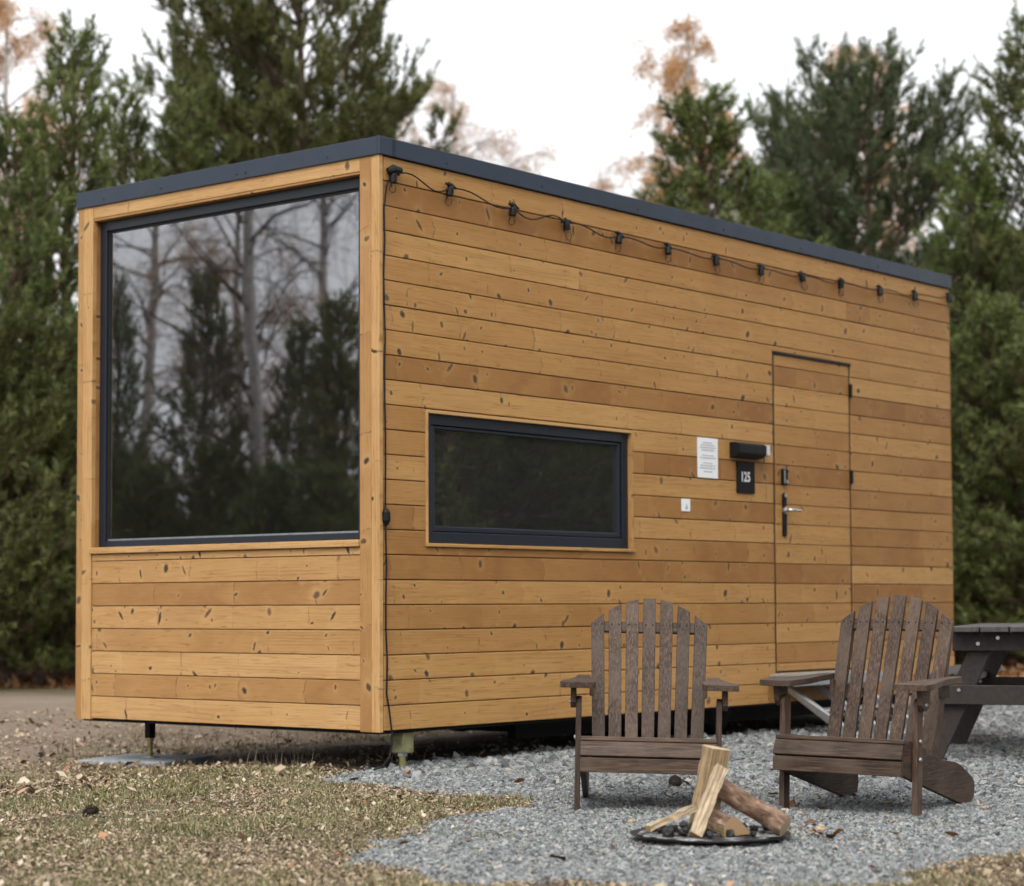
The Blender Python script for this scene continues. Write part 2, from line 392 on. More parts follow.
# ---- front window
fwn = MB(); fy0, fy1, fz0, fz1 = WIN_F; fx = 0.045; fwid = 0.056
fwn.box(fx, 0.09, fy0+0.002, fy0+fwid, fz0+0.014, fz1-0.001); fwn.box(fx, 0.09, fy1-fwid, fy1-0.002, fz0+0.014, fz1-0.001)
fwn.box(fx, 0.09, fy0+fwid+0.0002, fy1-fwid-0.0002, fz1-fwid, fz1-0.001); fwn.box(fx, 0.09, fy0+fwid+0.0002, fy1-fwid-0.0002, fz0+0.014, fz0+fwid-0.004)
win = fwn.build('window', M['navy_frame'], house, bevel=0.003)
tag(win, 'large picture window filling the short wall')
gk = MB(); a0, a1, b0, b1 = fy0+fwid, fy1-fwid, fz0+fwid-0.004, fz1-fwid
gx0, gx1 = 0.060, 0.088; gw = 0.012
gk.box(gx0, gx1, a0, a0+gw, b0, b1); gk.box(gx0, gx1, a1-gw, a1, b0, b1); gk.box(gx0, gx1, a0+gw, a1-gw, b1-gw, b1)
gk.build('gasket', M['gasket'], win)
gb = MB(); gb.box(0.056, gx1, a0+gw, a1-gw, b0, b0+0.009); gb.build('glazing_bead', M['steel'], win)
gp = MB(); gp.box(0.068, 0.0735, a0+0.003, a1-0.003, b0+0.004, b1-0.004); gp.build('pane', M['glass'], win)
sl = MB(); sl.box(-0.022, 0.044, fy0-0.003, fy1+0.004, 0.9265, 0.9615); sl.build('sill', M['clad_front'], win, bevel=0.004)
rv = MB(); rv.box(0.0225, 0.09, fy1-0.0015, fy1+0.014, fz0+0.014, fz1); rv.box(0.0225, 0.09, fy0-0.014, fy0+0.0015, fz0+0.014, fz1); rv.box(0.0225, 0.09, fy0+0.002, fy1-0.002, fz1, fz1+0.013)
rv.build('reveal', M['post'], win)
# ---- side window
sx0, sx1, sz0, sz1 = WIN_S
tr = MB(); tr.box(sx0-0.0175, sx0, -0.005, 0.06, sz0, sz1+0.0175); tr.box(sx1, sx1+0.0175, -0.005, 0.06, sz0, sz1+0.0175)
tr.box(sx0+0.0002, sx1-0.0002, -0.005, 0.06, sz1, sz1+0.0175)
swf = MB(); f = 0.055; yA = 0.022
swf.box(sx0+0.001, sx0+f, yA, 0.07, sz0+0.001, sz1-0.001); swf.box(sx1-f, sx1-0.001, yA, 0.07, sz0+0.001, sz1-0.001)
swf.box(sx0+f, sx1-f, yA, 0.07, sz1-f, sz1-0.001); swf.box(sx0+f, sx1-f, yA, 0.07, sz0+0.001, sz0+f+0.005)
win2 = swf.build('window', M['navy_frame'], house, bevel=0.003)
tag(win2, 'wide low window in the long wall')
tr.build('trim', M['post'], win2, bevel=0.0015)
sl2 = MB(); sl2.box(sx0-0.02, sx1+0.022, -0.016, 0.0215, sz0-0.018, sz0); sl2.build('sill', M['clad_side'], win2, bevel=0.003)
sf = MB(); s = 0.028; c0, c1, d0, d1 = sx0+f+0.003, sx1-f-0.003, sz0+f+0.008, sz1-f-0.003
sf.box(c0, c0+s, 0.030, 0.066, d0, d1); sf.box(c1-s, c1, 0.030, 0.066, d0, d1); sf.box(c0+s, c1-s, 0.030, 0.066, d1-s*0.6, d1); sf.box(c0+s, c1-s, 0.030, 0.066, d0, d0+s)
sf.build('sash', M['navy_frame'], win2, bevel=0.004)
p2 = MB(); p2.box(c0+0.02, c1-0.02, 0.048, 0.053, d0+0.02, d1-0.012); p2.build('pane', glass_window('double glazing with grey lift', 0.06), win2)  # diffuse grey brightens this pane in place of light on the screen
bl = MB()
bl.box(c0+0.02, c1-0.02, 0.0755, 0.078, d0, d1)
bl.build('insect_screen', simple('dark insect screen', (0.17, 0.178, 0.172), 0.8, 0, 0.3, 3), win2)
# ---- door
door_b = MB(); dx0, dx1, dz0, dz1 = DOOR
for (a, b) in rows(dz0, dz1):
    door_b.box(dx0+0.008, dx1-0.008, 0.001+prng.uniform(-0.001, 0.001), TH, a+GAP*0.5, b-GAP*0.5)
door = door_b.build('door', M['clad_side'], house, bevel=0.002)
dh = MB(); dh.box(dx0-0.0145, dx1+0.0145, -0.006, 0.012, dz1+0.001, dz1+0.017); dh.build('rain_bar', M['plastic'], door)
ds = MB(); ds.box(dx0-0.0155, dx0+0.0075, 0.006, TH, dz0, dz1); ds.box(dx1-0.0075, dx1+0.0155, 0.006, TH, dz0, dz1); ds.box(dx0, dx1, 0.006, TH, dz0-0.0115, dz0-0.0005); ds.build('seal', M['gasket'], door)
hp = MB()
def rounded(x0, x1, z0, z1, r, n=5):
    pts = []
    for (cx, cz, a0) in ((x1-r, z0+r, -90), (x1-r, z1-r, 0), (x0+r, z1-r, 90), (x0+r, z0+r, 180)):
        for k in range(n): a = R(a0+90*k/(n-1)); pts.append((cx+r*math.cos(a), cz+r*math.sin(a)))
    return pts
hp.prism(rounded(3.765, 3.805, 1.055, 1.335, 0.018), -0.012, 0.002, 'y')
hpl = hp.build('handle_plate', M['chrome' if False else 'blacksteel'], door, bevel=0.002)
lv = MB(); lv.tube([(3.785, -0.010, 1.225), (3.785, -0.052, 1.225), (3.80, -0.060, 1.225), (3.90, -0.060, 1.222)], [0.011, 0.011, 0.011, 0.009], 10); lv.build('lever', M['chrome'], hpl, smooth=True)
rs_ = MB(); rs_.tube([(3.785, -0.022, 1.225), (3.785, -0.006, 1.225)], 0.024, 16); rs_.build('rosette', M['chrome'], hpl)
rs_ = MB(); rs_.tube([(3.785, -0.018, 1.318), (3.785, -0.006, 1.318)], 0.012, 12); rs_.build('key_cylinder', M['chrome'], hpl)
lk = MB(); lk.prism(rounded(3.757, 3.810, 1.388, 1.488, 0.008), -0.020, 0.002, 'y'); lko = lk.build('lock', M['blacksteel'], door, bevel=0.002)
ke = MB(); ke.box(3.762, 3.772, -0.0225, -0.0201, 1.394, 1.480); ke.tube([(3.79, -0.026, 1.408), (3.79, -0.018, 1.408)], 0.010, 12); ke.build('key_cylinder', M['chrome'], lko)
for zz in (2.05, 1.473):
    hg = MB(); hg.tube([(4.629, -0.008, zz-0.045), (4.629, -0.008, zz+0.045)], 0.011, 10); hg.box(4.629, 4.645, -0.004, 0.001, zz-0.04, zz+0.04); hg.build('hinge', M['blacksteel'], door)
# ---- underframe, jacks
uf = MB(); uf.box(0.03, L-0.03, 0.03, W-0.03, -0.011, -0.001)
uf.build('bottom_board', M['blacksteel'], house)
chs = MB()
for yy in (0.35, 1.9): chs.box(1.5, L-0.15, yy, yy+0.06, -0.12, -0.0115)
for xx in (1.6, 2.2, 3.6, 5.2): chs.box(xx, xx+0.05, 0.411, 1.899, -0.09, -0.0115)
chs.build('chassis', M['blacksteel'], house)
# wheels under the middle of the chassis
for yy in (0.40, 1.96):
    for xx in (2.9, 3.55):
        wl = MB(); ring = [(0.06, -0.09), (0.13, -0.09), (0.165, -0.06), (0.165, 0.06), (0.13, 0.09), (0.06, 0.09)]
        n = 24; vs = []; fs = []
        for k in range(n):
            a = 2*math.pi*k/n
            for (rr, ww) in ring: vs.append((xx+rr*math.cos(a), yy+ww*0.6, -0.0+rr*math.sin(a)-0.035))
        for k in range(n):
            for q in range(5): i = k*6+q; j = ((k+1) % n)*6+q; fs.append((i, i+1, j+1, j))
        wl.add(vs, fs); wl.build('wheel', M['plastic'], house, smooth=True)
def jack(x, y, tube_h, bottom, matt, wide):
    j = MB(); j.box(x-wide/2, x+wide/2, y-wide/2, y+wide/2, -0.031-tube_h, -0.0115)
    if wide > 0.06:
        pass
    jo = j.build('support_leg', matt, house, bevel=0.004)
    r = MB(); r.tube([(x, y, -0.031-tube_h-0.014), (x, y, bottom)], 0.016 if wide < 0.06 else 0.017, 12)
    r.build('threaded_rod', M['brass'], jo)
    nt_ = MB(); nt_.tube([(x, y, -0.031-tube_h-0.018), (x, y, -0.0312-tube_h)], 0.027, 6); nt_.build('nut', M['steel' if wide > 0.06 else 'brass'], jo)
    ft = MB(); ft.tube([(x, y, bottom), (x, y, bottom+0.008)], 0.05, 18); ft.build('foot_plate', M['steel'], jo)
    return jo
jack(0.33, 2.08, 0.085, -0.226, M['blacksteel'], 0.045)
jk = jack(0.26, 0.085, 0.085, -0.235, M['olive'], 0.082)
jack(5.75, 0.12, 0.085, -0.235, M['olive'], 0.082); jack(5.75, 2.1, 0.085, -0.235, M['olive'], 0.082)

# ---- concrete slab under the left jack
sb = empty('paving_slab', (0.295, 2.07, -0.072), (0, 0, R(18)))
b_ = MB(); b_.box(-0.28, 0.28, -0.28, 0.28, 0.0, 0.046); b_.build('slab', M['concrete'], sb, bevel=0.006)
tag(sb, 'grey concrete paving slab under the jack at the left end of the house', 'paving slab')

# ---- string lights
SLs = [(0.078, 2.78), (0.519, 2.778), (1.039, 2.746), (1.506, 2.727), (2.004, 2.719), (2.493, 2.717), (3.003, 2.714), (3.511, 2.715), (4.001, 2.725), (4.493, 2.741), (5.014, 2.752), (5.507, 2.772), (6.012, 2.812)]
sl_root = empty('string_lights', (0, 0, 0.2)); tag(sl_root, 'black cable of hanging glass bulbs strung along the top of the long wall', 'string lights')
cb = MB(); pts = []
wig = random.Random(5)
for i, ((xa, za), (xb, zb)) in enumerate(zip(SLs[:-1], SLs[1:])):
    amp = (0.030 if i < 4 else 0.010)
    for k in range(10):
        t = k/10
        zz = za+(zb-za)*t + amp*math.sin(2*math.pi*t)*(1 if i % 2 == 0 else 0.6)*(-1 if i in (2,) else 1) - 0.012*math.sin(math.pi*t)
        pts.append((xa+(xb-xa)*t, -0.022-0.012*math.sin(math.pi*t), zz+0.025))
pts.append((6.012, -0.022, 2.837))
cb.tube(pts, 0.0042, 8); cb.build('cable', M['plastic'], sl_root, smooth=True)
for i, (x, z) in enumerate(SLs):
    tilt = wig.uniform(-0.25, 0.25); Mx = Matrix.Translation((x, -0.024, z+0.02)) @ Matrix.Rotation(tilt, 4, 'Y') @ Matrix.Rotation(wig.uniform(-0.2, 0.1), 4, 'X')
    so = MB(); so.tube([Mx @ Vector((0, 0, 0.024)), Mx @ Vector((0, 0, 0.0)), Mx @ Vector((0, 0, -0.036))], [0.012, 0.019, 0.020], 12)
    so.tube([Mx @ Vector((-0.042, 0, 0.016)), Mx @ Vector((0.0, 0, 0.018)), Mx @ Vector((0.042, 0, 0.012))], [0.006, 0.014, 0.006], 8)
    if i == 0: so.tube([Mx @ Vector((-0.03, 0.01, 0.015)), Mx @ Vector((0.0, 0.0, 0.03)), Mx @ Vector((0.05, -0.005, 0.035))], [0.018, 0.026, 0.014], 10)
    so_o = so.build('socket', M['plastic'], sl_root)
    hk = MB(); hk.tube([(x, 0.004, z+0.052), (x, -0.02, z+0.055), (x, -0.028, z+0.042)], 0.0025, 6); hk.build('hook', M['blacksteel'], so_o)
    bu = MB(); prof = [(0.010, -0.042), (0.013, -0.050), (0.0175, -0.062), (0.018, -0.072), (0.014, -0.083), (0.006, -0.090), (0.001, -0.091)]
    bu.tube([Mx @ Vector((0, 0, q[1])) for q in prof], [q[0] for q in prof], 14); bu.build('bulb', M['bulb'], so_o, smooth=True)
# ---- lead hanging down the corner
pc = empty('power_cable', (0, 0, 0.2)); tag(pc, 'thin black cable hanging down the near corner of the long wall', 'cable')
c_ = MB(); cpts = [(0.06, -0.02, 2.79), (0.035, -0.016, 2.74), (0.020, -0.012, 2.62)]
for k in range(1, 16):
    z = 2.62-k*0.162; cpts.append((0.020+0.018*(k/15)+0.004*math.sin(k*1.9), -0.011-0.002*math.sin(k*2.3), z))
cpts += [(0.055, -0.014, 0.10), (0.066, -0.02, 0.0), (0.068, -0.02, -0.06), (0.050, -0.02, -0.12), (0.01, -0.01, -0.165), (-0.05, 0.02, -0.188), (0.0, 0.2, -0.192), (0.2, 0.5, -0.19)]
c_.tube(cpts, 0.0046, 8); c_.build('cable', M['plastic'], pc, smooth=True)
cn = MB(); cn.tube([(0.030, -0.014, 1.115), (0.031, -0.015, 1.095), (0.032, -0.015, 1.055), (0.033, -0.014, 1.03)], [0.009, 0.021, 0.021, 0.009], 12); cn.build('connector', M['plastic'], pc)

# ---- notices and fittings on the wall
def text_obj(body, size, loc, mat, parent, name='lettering', sx=1.0):
    cu = bpy.data.curves.new(name, 'FONT'); cu.body = body; cu.size = size; cu.align_x = 'CENTER'; cu.align_y = 'CENTER'; cu.extrude = 0.0006; cu.offset = 0.0012
    tmp = bpy.data.objects.new(name, cu); col.objects.link(tmp)
    dg = bpy.context.evaluated_depsgraph_get(); me = bpy.data.meshes.new_from_object(tmp.evaluated_get(dg)); bpy.data.objects.remove(tmp)
    me.transform(Matrix.Translation(loc) @ Matrix.Rotation(R(90), 4, 'X') @ Matrix.Diagonal((sx, 1, 1, 1)))
    me.materials.clear(); me.materials.append(mat)
    o = bpy.data.objects.new(name, me); col.objects.link(o); o.parent = parent; return o
n1 = empty('notice', (2.92, -0.003, 0.2+1.393)); tag(n1, 'white paper notice with lines of grey text on the wall', 'notice')
q = MB(); q.box(-0.109, 0.109, -0.002, 0.001, 0, 0.243); q.build('sheet', M['white'], n1)
lr = random.Random(2)
for para in (((0.213, 0.05), (0.198, 0.075), (0.183, 0.085), (0.168, 0.065)), ((0.136, 0.06), (0.121, 0.085)), ((0.089, 0.05), (0.074, 0.08), (0.059, 0.09), (0.038, 0.045))):
    tx = MB()
    for (zz, ln) in para:
        x = -ln
        while x < ln:
            w = min(lr.uniform(0.014, 0.034), ln-x)
            if w > 0.005: tx.box(x, x+w, -0.0036, -0.0022, zz-0.003, zz+0.003)
            x += w+0.007
    tx.build('paragraph', M['greyink'], n1)
n2 = empty('number_sign', (3.336, -0.004, 0.2+1.316)); tag(n2, 'black number plate reading 125 beside the door', 'sign')
q = MB(); q.box(-0.100, 0.100, -0.006, 0.002, 0, 0.196); q.build('plate', simple('matt black plate', (0.004, 0.004, 0.005), 0.6, spec=0.2), n2, bevel=0.002)
text_obj('125', 0.085, (-0.010, -0.0075, 0.098), M['whiteink'], n2, 'digits', 0.86)
n3 = empty('wall_sticker', (2.682, -0.003, 0.2+1.184)); tag(n3, 'small white label with a grey mark, low to the left of the paper notice', 'label')
q = MB(); q.box(-0.044, 0.044, -0.003, 0.001, 0, 0.074); q.build('plate', M['white'], n3)
q = MB(); q.box(-0.006, 0.016, -0.0045, -0.0032, 0.012, 0.030); q.box(0.0, 0.010, -0.0045, -0.0032, 0.033, 0.045); q.build('mark', M['greyink'], n3)
n4 = empty('wall_lamp', (3.325, 0.0, 0.2+1.528)); tag(n4, 'black box lamp with a pale end cap fixed above the 125 plate', 'wall lamp')
q = MB(); q.prism([(-0.002, 0.0), (-0.05, 0.008), (-0.075, 0.03), (-0.075, 0.085), (-0.05, 0.098), (-0.002, 0.098)], -0.162, 0.150, 'x'); q.build('housing', M['plastic'], n4, bevel=0.003)
q = MB(); q.prism([(-0.004, 0.022), (-0.06, 0.022), (-0.066, 0.03), (-0.066, 0.092), (-0.004, 0.092)], 0.1505, 0.205, 'x'); q.build('end_cap', M['lampgrey'], n4, bevel=0.003)

# ---- metal entrance steps
st = empty('folding_steps', (0, 0, 0.0)); tag(st, 'silver metal fold out steps below the door, behind the chairs', 'steps')
q = MB(); q.box(3.58, 4.72, -0.180, -0.020, 0.372, 0.382); q.box(3.58, 4.72, -0.190, -0.180, 0.318, 0.383); q.box(3.58, 4.72, -0.019, -0.009, 0.345, 0.390); q.build('platform', M['alu'], st, bevel=0.002)
for xx in (3.75, 4.12, 4.60):
    q = MB(); q.prism([(-0.02, 0.290), (-0.02, 0.330), (-0.56, 0.015), (-0.56, -0.02), (-0.50, -0.02)], xx-0.022, xx+0.022, 'x'); q.build('stringer', M['alu'], st, bevel=0.003)
q = MB(); q.box(3.773, 4.097, -0.36, -0.19, 0.160, 0.172); q.box(4.143, 4.577, -0.36, -0.19, 0.160, 0.172); q.build('tread', M['alu'], st, bevel=0.002)

# ================================================================== GROUND
def vnoise(x, y, seed=0):
    xi = np.floor(x).astype(np.int64); yi = np.floor(y).astype(np.int64); xf = x-xi; yf = y-yi
    def h(a, b):
        n = (a*374761393+b*668265263+seed*974711) & 0x7fffffff
        n = ((n ^ (n >> 13))*1274126177) & 0x7fffffff
        return ((n ^ (n >> 16)) & 0xffff)/65535.0
    sx = xf*xf*(3-2*xf); sy = yf*yf*(3-2*yf)
    return (h(xi, yi)*(1-sx)+h(xi+1, yi)*sx)*(1-sy)+(h(xi, yi+1)*(1-sx)+h(xi+1, yi+1)*sx)*sy
def fbm(x, y, sc_, oct=4, seed=0):
    t = np.zeros_like(x, float); a = 0.5; f = sc_
    for i in range(oct): t += a*vnoise(x*f, y*f, seed+i*17); a *= 0.5; f *= 2.03
    return t/(1-0.5**oct)
GP = np.array([(-0.42, -0.02), (-0.60, -0.22), (-0.66, -0.45), (-0.70, -0.8), (-0.72, -1.1), (-0.72, -1.44), (-0.80, -1.66), (-0.98, -1.75), (-1.18, -1.74), (-1.55, -1.84), (-1.87, -1.97), (-2.3, -2.10), (-2.6, -2.31), (-2.80, -2.62), (-2.95, -2.95), (-2.75, -3.35), (-2.5, -3.78), (-2.15, -4.05), (-1.72, -4.08), (-1.2, -4.06), (-0.6, -4.1), (0.5, -4.3), (3, -5.0), (9, -6), (14, -5), (14.5, -2), (10.5, 0.1), (8.3, 0.75), (7.3, 0.95), (6.2, 0.35), (5.0, 0.25), (2, 0.22), (0.6, 0.22), (0.1, 0.10)])
def gsdf(x, y):
    """signed distance to the gravel's outline, positive inside"""
    x = np.asarray(x, float); y = np.asarray(y, float); d = np.full(x.shape, 1e9); inside = np.zeros(x.shape, bool)
    for (a, b) in zip(GP, np.roll(GP, -1, 0)):
        ex, ey = b-a; t = np.clip(((x-a[0])*ex+(y-a[1])*ey)/(ex*ex+ey*ey), 0, 1)
        d = np.minimum(d, np.hypot(x-a[0]-t*ex, y-a[1]-t*ey))
        c = ((a[1] > y) != (b[1] > y)) & (x < (b[0]-a[0])*(y-a[1])/(b[1]-a[1]+1e-12)+a[0]); inside ^= c
    return np.where(inside, d, -d)
def gmask(x, y):
    return gsdf(x, y)+(fbm(x, y, 3.0, 3, 5)-0.5)*0.28+(fbm(x, y, 14.0, 2, 9)-0.5)*0.12
def hgt(x, y):
    x = np.asarray(x, float); y = np.asarray(y, float)
    h = (fbm(x, y, 0.8, 4, 3)-0.5)*0.05+(fbm(x, y, 6.0, 3, 11)-0.5)*0.018
    g = np.clip((gmask(x, y)+0.02)/0.16, 0, 1); h = h*(1-0.75*g)+g*0.0
    # the soil dips under and beyond the house's left end
    dip = np.clip((y-0.65)/0.95, 0, 1)*np.clip((5-y)/2, 0, 1); h = h-0.06*dip*np.clip((x+3)/2, 0, 1)*np.clip((6-x)/3, 0, 1)
    far = np.clip((np.hypot(x, y)-25)/40, 0, 1); return h*(1-far)
def axis(lo, hi, fine_lo, fine_hi, step):
    a = list(np.arange(fine_lo, fine_hi+1e-6, step)); s = step; p = fine_lo; left = []
    while p > lo: s *= 1.18; p -= s; left.append(max(p, lo))
    s = step; p = fine_hi; right = []
    while p < hi: s *= 1.18; p += s; right.append(min(p, hi))
    return np.array(left[::-1]+a+right)
gx = axis(-260, 260, -5.0, 9.0, 0.035); gy = axis(-260, 260, -5.2, 5.0, 0.035)
X, Y = np.meshgrid(gx, gy); Zg = hgt(X, Y)
V = np.stack([X.ravel(), Y.ravel(), Zg.ravel()], 1); nx, ny = len(gx), len(gy)
i0 = (np.arange(ny-1)[:, None]*nx+np.arange(nx-1)[None]).ravel()
Fq = np.stack([i0, i0+1, i0+nx+1, i0+nx], 1)
def ground_mat():
    g = G('soil grass and gravel'); p = g.pos(); s = g.sep(p)
    gm = g.n('Attribute', attribute_name='gravel').outputs['Fac']; dm = g.n('Attribute', attribute_name='dirt').outputs['Fac']; lm = g.n('Attribute', attribute_name='litter').outputs['Fac']
    n1 = g.noise(p, 1.6, 5, 0.6); n2 = g.noise(p, 14, 5, 0.65); n3 = g.noise(p, 70, 4, 0.7)
    grass = g.ramp(n2, [(0.3, (0.085, 0.062, 0.040)), (0.45, (0.150, 0.115, 0.066)), (0.58, (0.130, 0.125, 0.055)), (0.75, (0.30, 0.24, 0.155))])
    grass = g.mix(g.step(n1, 0.50, 0.64, 0, 0.6), grass, (0.095, 0.105, 0.045))
    grass = g.mix(g.step(n3, 0.35, 0.7, 0.5, 0), grass, (0.06, 0.043, 0.028))
    dirt = g.ramp(g.add(g.mul(n1, 0.5), g.mul(n2, 0.5)), [(0.3, (0.135, 0.098, 0.070)), (0.5, (0.225, 0.172, 0.128)), (0.7, (0.31, 0.252, 0.198))])
    dirt = g.mix(g.step(n3, 0.45, 0.75, 0, 0.5), dirt, (0.13, 0.10, 0.075))
    lit = g.ramp(n2, [(0.3, (0.10, 0.052, 0.030)), (0.5, (0.21, 0.115, 0.065)), (0.7, (0.30, 0.19, 0.12))])
    vor = g.n('TexVoronoi', {'Vector': p, 'Scale': 48.0})
    vc = g.n('SeparateColor', {0: vor.outputs['Color']}).outputs
    stone = g.mix(vc[0], (0.10, 0.105, 0.11), (0.24, 0.25, 0.252))
    stone = g.mix(g.step(vor.outputs['Distance'], 0.35, 0.75, 0, 0.8), stone, (0.05, 0.05, 0.052))
    c = g.mix(dm, grass, dirt); c = g.mix(lm, c, lit); c = g.mix(gm, c, stone); c = g.mix(g.mul(g.n('Attribute', attribute_name='soil_shade').outputs['Fac'], 0.85), c, g.mix(n2, (0.045, 0.032, 0.024), (0.090, 0.066, 0.050)))  # shade under the house painted in as dark brown earth
    h = g.add(g.mul(n2, 0.5), g.mul(n3, 0.4)); h = g.add(h, g.mul(g.mul(g.sub(1.0, vor.outputs['Distance']), gm), 0.9))
    return g.pbr(c, 0.92, g.bump(h, 0.8, 0.025), spec=0.2)
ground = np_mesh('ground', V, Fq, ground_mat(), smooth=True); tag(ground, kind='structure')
def add_attr(o, name, arr):
    a = o.data.attributes.new(name, 'FLOAT', 'POINT'); a.data.foreach_set('value', np.ascontiguousarray(arr, np.float32).ravel())
Qd = (X-CAM[0])*_F[0]+(Y-CAM[1])*_F[1]
def dirtmask(x, y):
    q = (x-CAM[0])*0.776+(y-CAM[1])*0.631+(fbm(x, y, 0.7, 3, 21)-0.5)*1.6
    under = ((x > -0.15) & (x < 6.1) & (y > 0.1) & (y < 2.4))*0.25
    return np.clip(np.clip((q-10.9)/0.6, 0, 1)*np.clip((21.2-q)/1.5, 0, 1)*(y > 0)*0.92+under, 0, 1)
def littermask(x, y):
    q = (x-CAM[0])*0.776+(y-CAM[1])*0.631+(fbm(x, y, 0.5, 3, 31)-0.5)*2.5
    edge = 20.8+np.clip((x-8)*0.12, 0, 4)
    return np.clip((q-edge)/1.5, 0, 1)
add_attr(ground, 'gravel', np.clip((gmask(X, Y)+0.01)/0.05, 0, 1)); add_attr(ground, 'dirt', dirtmask(X, Y)); add_attr(ground, 'soil_shade', np.clip((np.minimum(np.minimum(X+0.15, 6.2-X), np.minimum(Y+0.02, 2.75-Y))+(fbm(X, Y, 2.2, 3, 91)-0.5)*0.7)/0.25, 0, 1)*(gmask(X, Y) < 0.03)); add_attr(ground, 'litter', littermask(X, Y))  # includes the footprint mask for the painted under-house shade

# ---- gravel stones
def in_view(x, y, pad=0.25, near=5.9):
    d0 = x-CAM[0]; d1 = y-CAM[1]; z = d0*_F[0]+d1*_F[1]+(0-CAM[2])*_F[2]; r = d0*_R[0]+d1*_R[1]
    return (z > near) & (np.abs(r) < z*0.2393+pad), z
def stones(n, box, size, dens_fall, seed):
    rg = np.random.default_rng(seed)
    x = rg.uniform(box[0], box[1], n); y = rg.uniform(box[2], box[3], n)
    ok, z = in_view(x, y); m = gmask(x, y); ok &= (m > rg.uniform(-0.05, 0.05, n)) | ((m > -0.35) & (rg.random(n) < 0.004))
    ok &= rg.random(n) < np.clip((dens_fall/z)**1.6, 0, 1)
    x, y, z = x[ok], y[ok], z[ok]; n = len(x)
    sz = size*np.exp(rg.normal(0, 0.30, n))*np.clip(z/9, 0.9, 1.3)
    base = np.array([(a, b, c) for c in (-1, 1) for b in (-1, 1) for a in (-1, 1)], float)
    P = base[None]+rg.uniform(-0.42, 0.42, (n, 8, 3)); P *= rg.uniform(0.55, 1.15, (n, 1, 3)); P *= sz[:, None, None]
    q = rg.normal(size=(n, 4)); q /= np.linalg.norm(q, axis=1)[:, None]; w, a, b, c = q.T
    Rm = np.stack([1-2*(b*b+c*c), 2*(a*b-c*w), 2*(a*c+b*w), 2*(a*b+c*w), 1-2*(a*a+c*c), 2*(b*c-a*w), 2*(a*c-b*w), 2*(b*c+a*w), 1-2*(a*a+b*b)], 1).reshape(n, 3, 3)
    P = np.einsum('nij,nkj->nki', Rm, P)
    P[:, :, 0] += x[:, None]; P[:, :, 1] += y[:, None]; P[:, :, 2] += (hgt(x, y)+sz*rg.uniform(0.0, 0.7, n))[:, None]
    fb = np.array([(0, 2, 3, 1), (4, 5, 7, 6), (0, 1, 5, 4), (2, 6, 7, 3), (0, 4, 6, 2), (1, 3, 7, 5)])
    Fs = (np.arange(n)[:, None, None]*8+fb[None]).reshape(-1, 4)
    return P.reshape(-1, 3), Fs
def stone_mat():
    g = G('crushed grey stone'); r = g.rnd(); n = g.noise(g.pos(), 160, 3, 0.6)
    c = g.ramp(r, [(0.0, (0.055, 0.058, 0.060)), (0.3, (0.150, 0.158, 0.158)), (0.65, (0.236, 0.247, 0.246)), (0.93, (0.33, 0.335, 0.33)), (1.0, (0.42, 0.37, 0.31))])
    c = g.mix(g.step(n, 0.4, 0.8, 0, 0.4), c, (0.13, 0.14, 0.15))
    return g.pbr(c, 0.85, g.bump(n, 0.3, 0.002), spec=0.25)
Pa, Fa = stones(900000, (-3.2, 2.6, -4.7, 0.3), 0.0046, 8.6, 41); Pb, Fb2 = stones(380000, (0.4, 9.5, -3.2, 1.1), 0.0066, 10.5, 42)
Ps = np.concatenate([Pa, Pb]); Fs = np.concatenate([Fa, Fb2+len(Pa)])
grv = np_mesh('gravel', Ps, Fs, stone_mat()); tag(grv, 'grey crushed stone spread under the chairs and along the house', 'gravel', kind='stuff')
N_STONES = len(Fs)//6

# ---- litter chips and dry leaves on the grass
def chips(n, box, seed, keep, size, curl=0.35, aspect=(0.25, 0.8)):
    rg = np.random.default_rng(seed); x = rg.uniform(box[0], box[1], n); y = rg.uniform(box[2], box[3], n)
    ok, z = in_view(x, y); ok &= rg.random(n) < keep(x, y, z); x, y, z = x[ok], y[ok], z[ok]; n = len(x)
    s = size*np.exp(rg.normal(0, 0.45, n)); w = s*rg.uniform(*aspect, n); a = rg.uniform(0, 2*np.pi, n)
    pit = rg.normal(0, curl, n); rol = rg.normal(0, curl, n)
    d = np.stack([np.cos(a)*np.cos(pit), np.sin(a)*np.cos(pit), np.sin(pit)], 1); e = np.stack([-np.sin(a)*np.cos(rol), np.cos(a)*np.cos(rol), np.sin(rol)], 1)
    c = np.stack([x, y, hgt(x, y)+np.abs(np.sin(pit))*s+0.003+rg.uniform(0, 0.01, n)], 1)
    bend = (rg.uniform(0.05, 0.35, n)*w)[:, None]*np.array([0, 0, 1.0])[None]
    P = np.stack([c-d*s[:, None], c-e*w[:, None]+bend, c+d*s[:, None], c+e*w[:, None]+bend], 1)
    # two triangles sharing the long ridge
    F3 = (np.arange(n)[:, None, None]*4+np.array([(0, 1, 2), (0, 2, 3)])[None]).reshape(-1, 3)
    return P.reshape(-1, 3), F3
def not_gravel(x, y, z):
    m = gmask(x, y); k = np.where(m < -0.02, 1.0, 0.03); dm = dirtmask(x, y); hz = ((x > 0.0) & (x < 6) & (y > 0.0) & (y < 2.3))
    patch = np.clip((fbm(x, y, 1.3, 3, 51)-0.28)/0.3, 0.15, 1)
    return k*(1-0.72*dm)*np.clip((11/z)**2, 0, 1)*patch*np.where(hz, 0.35, 1)
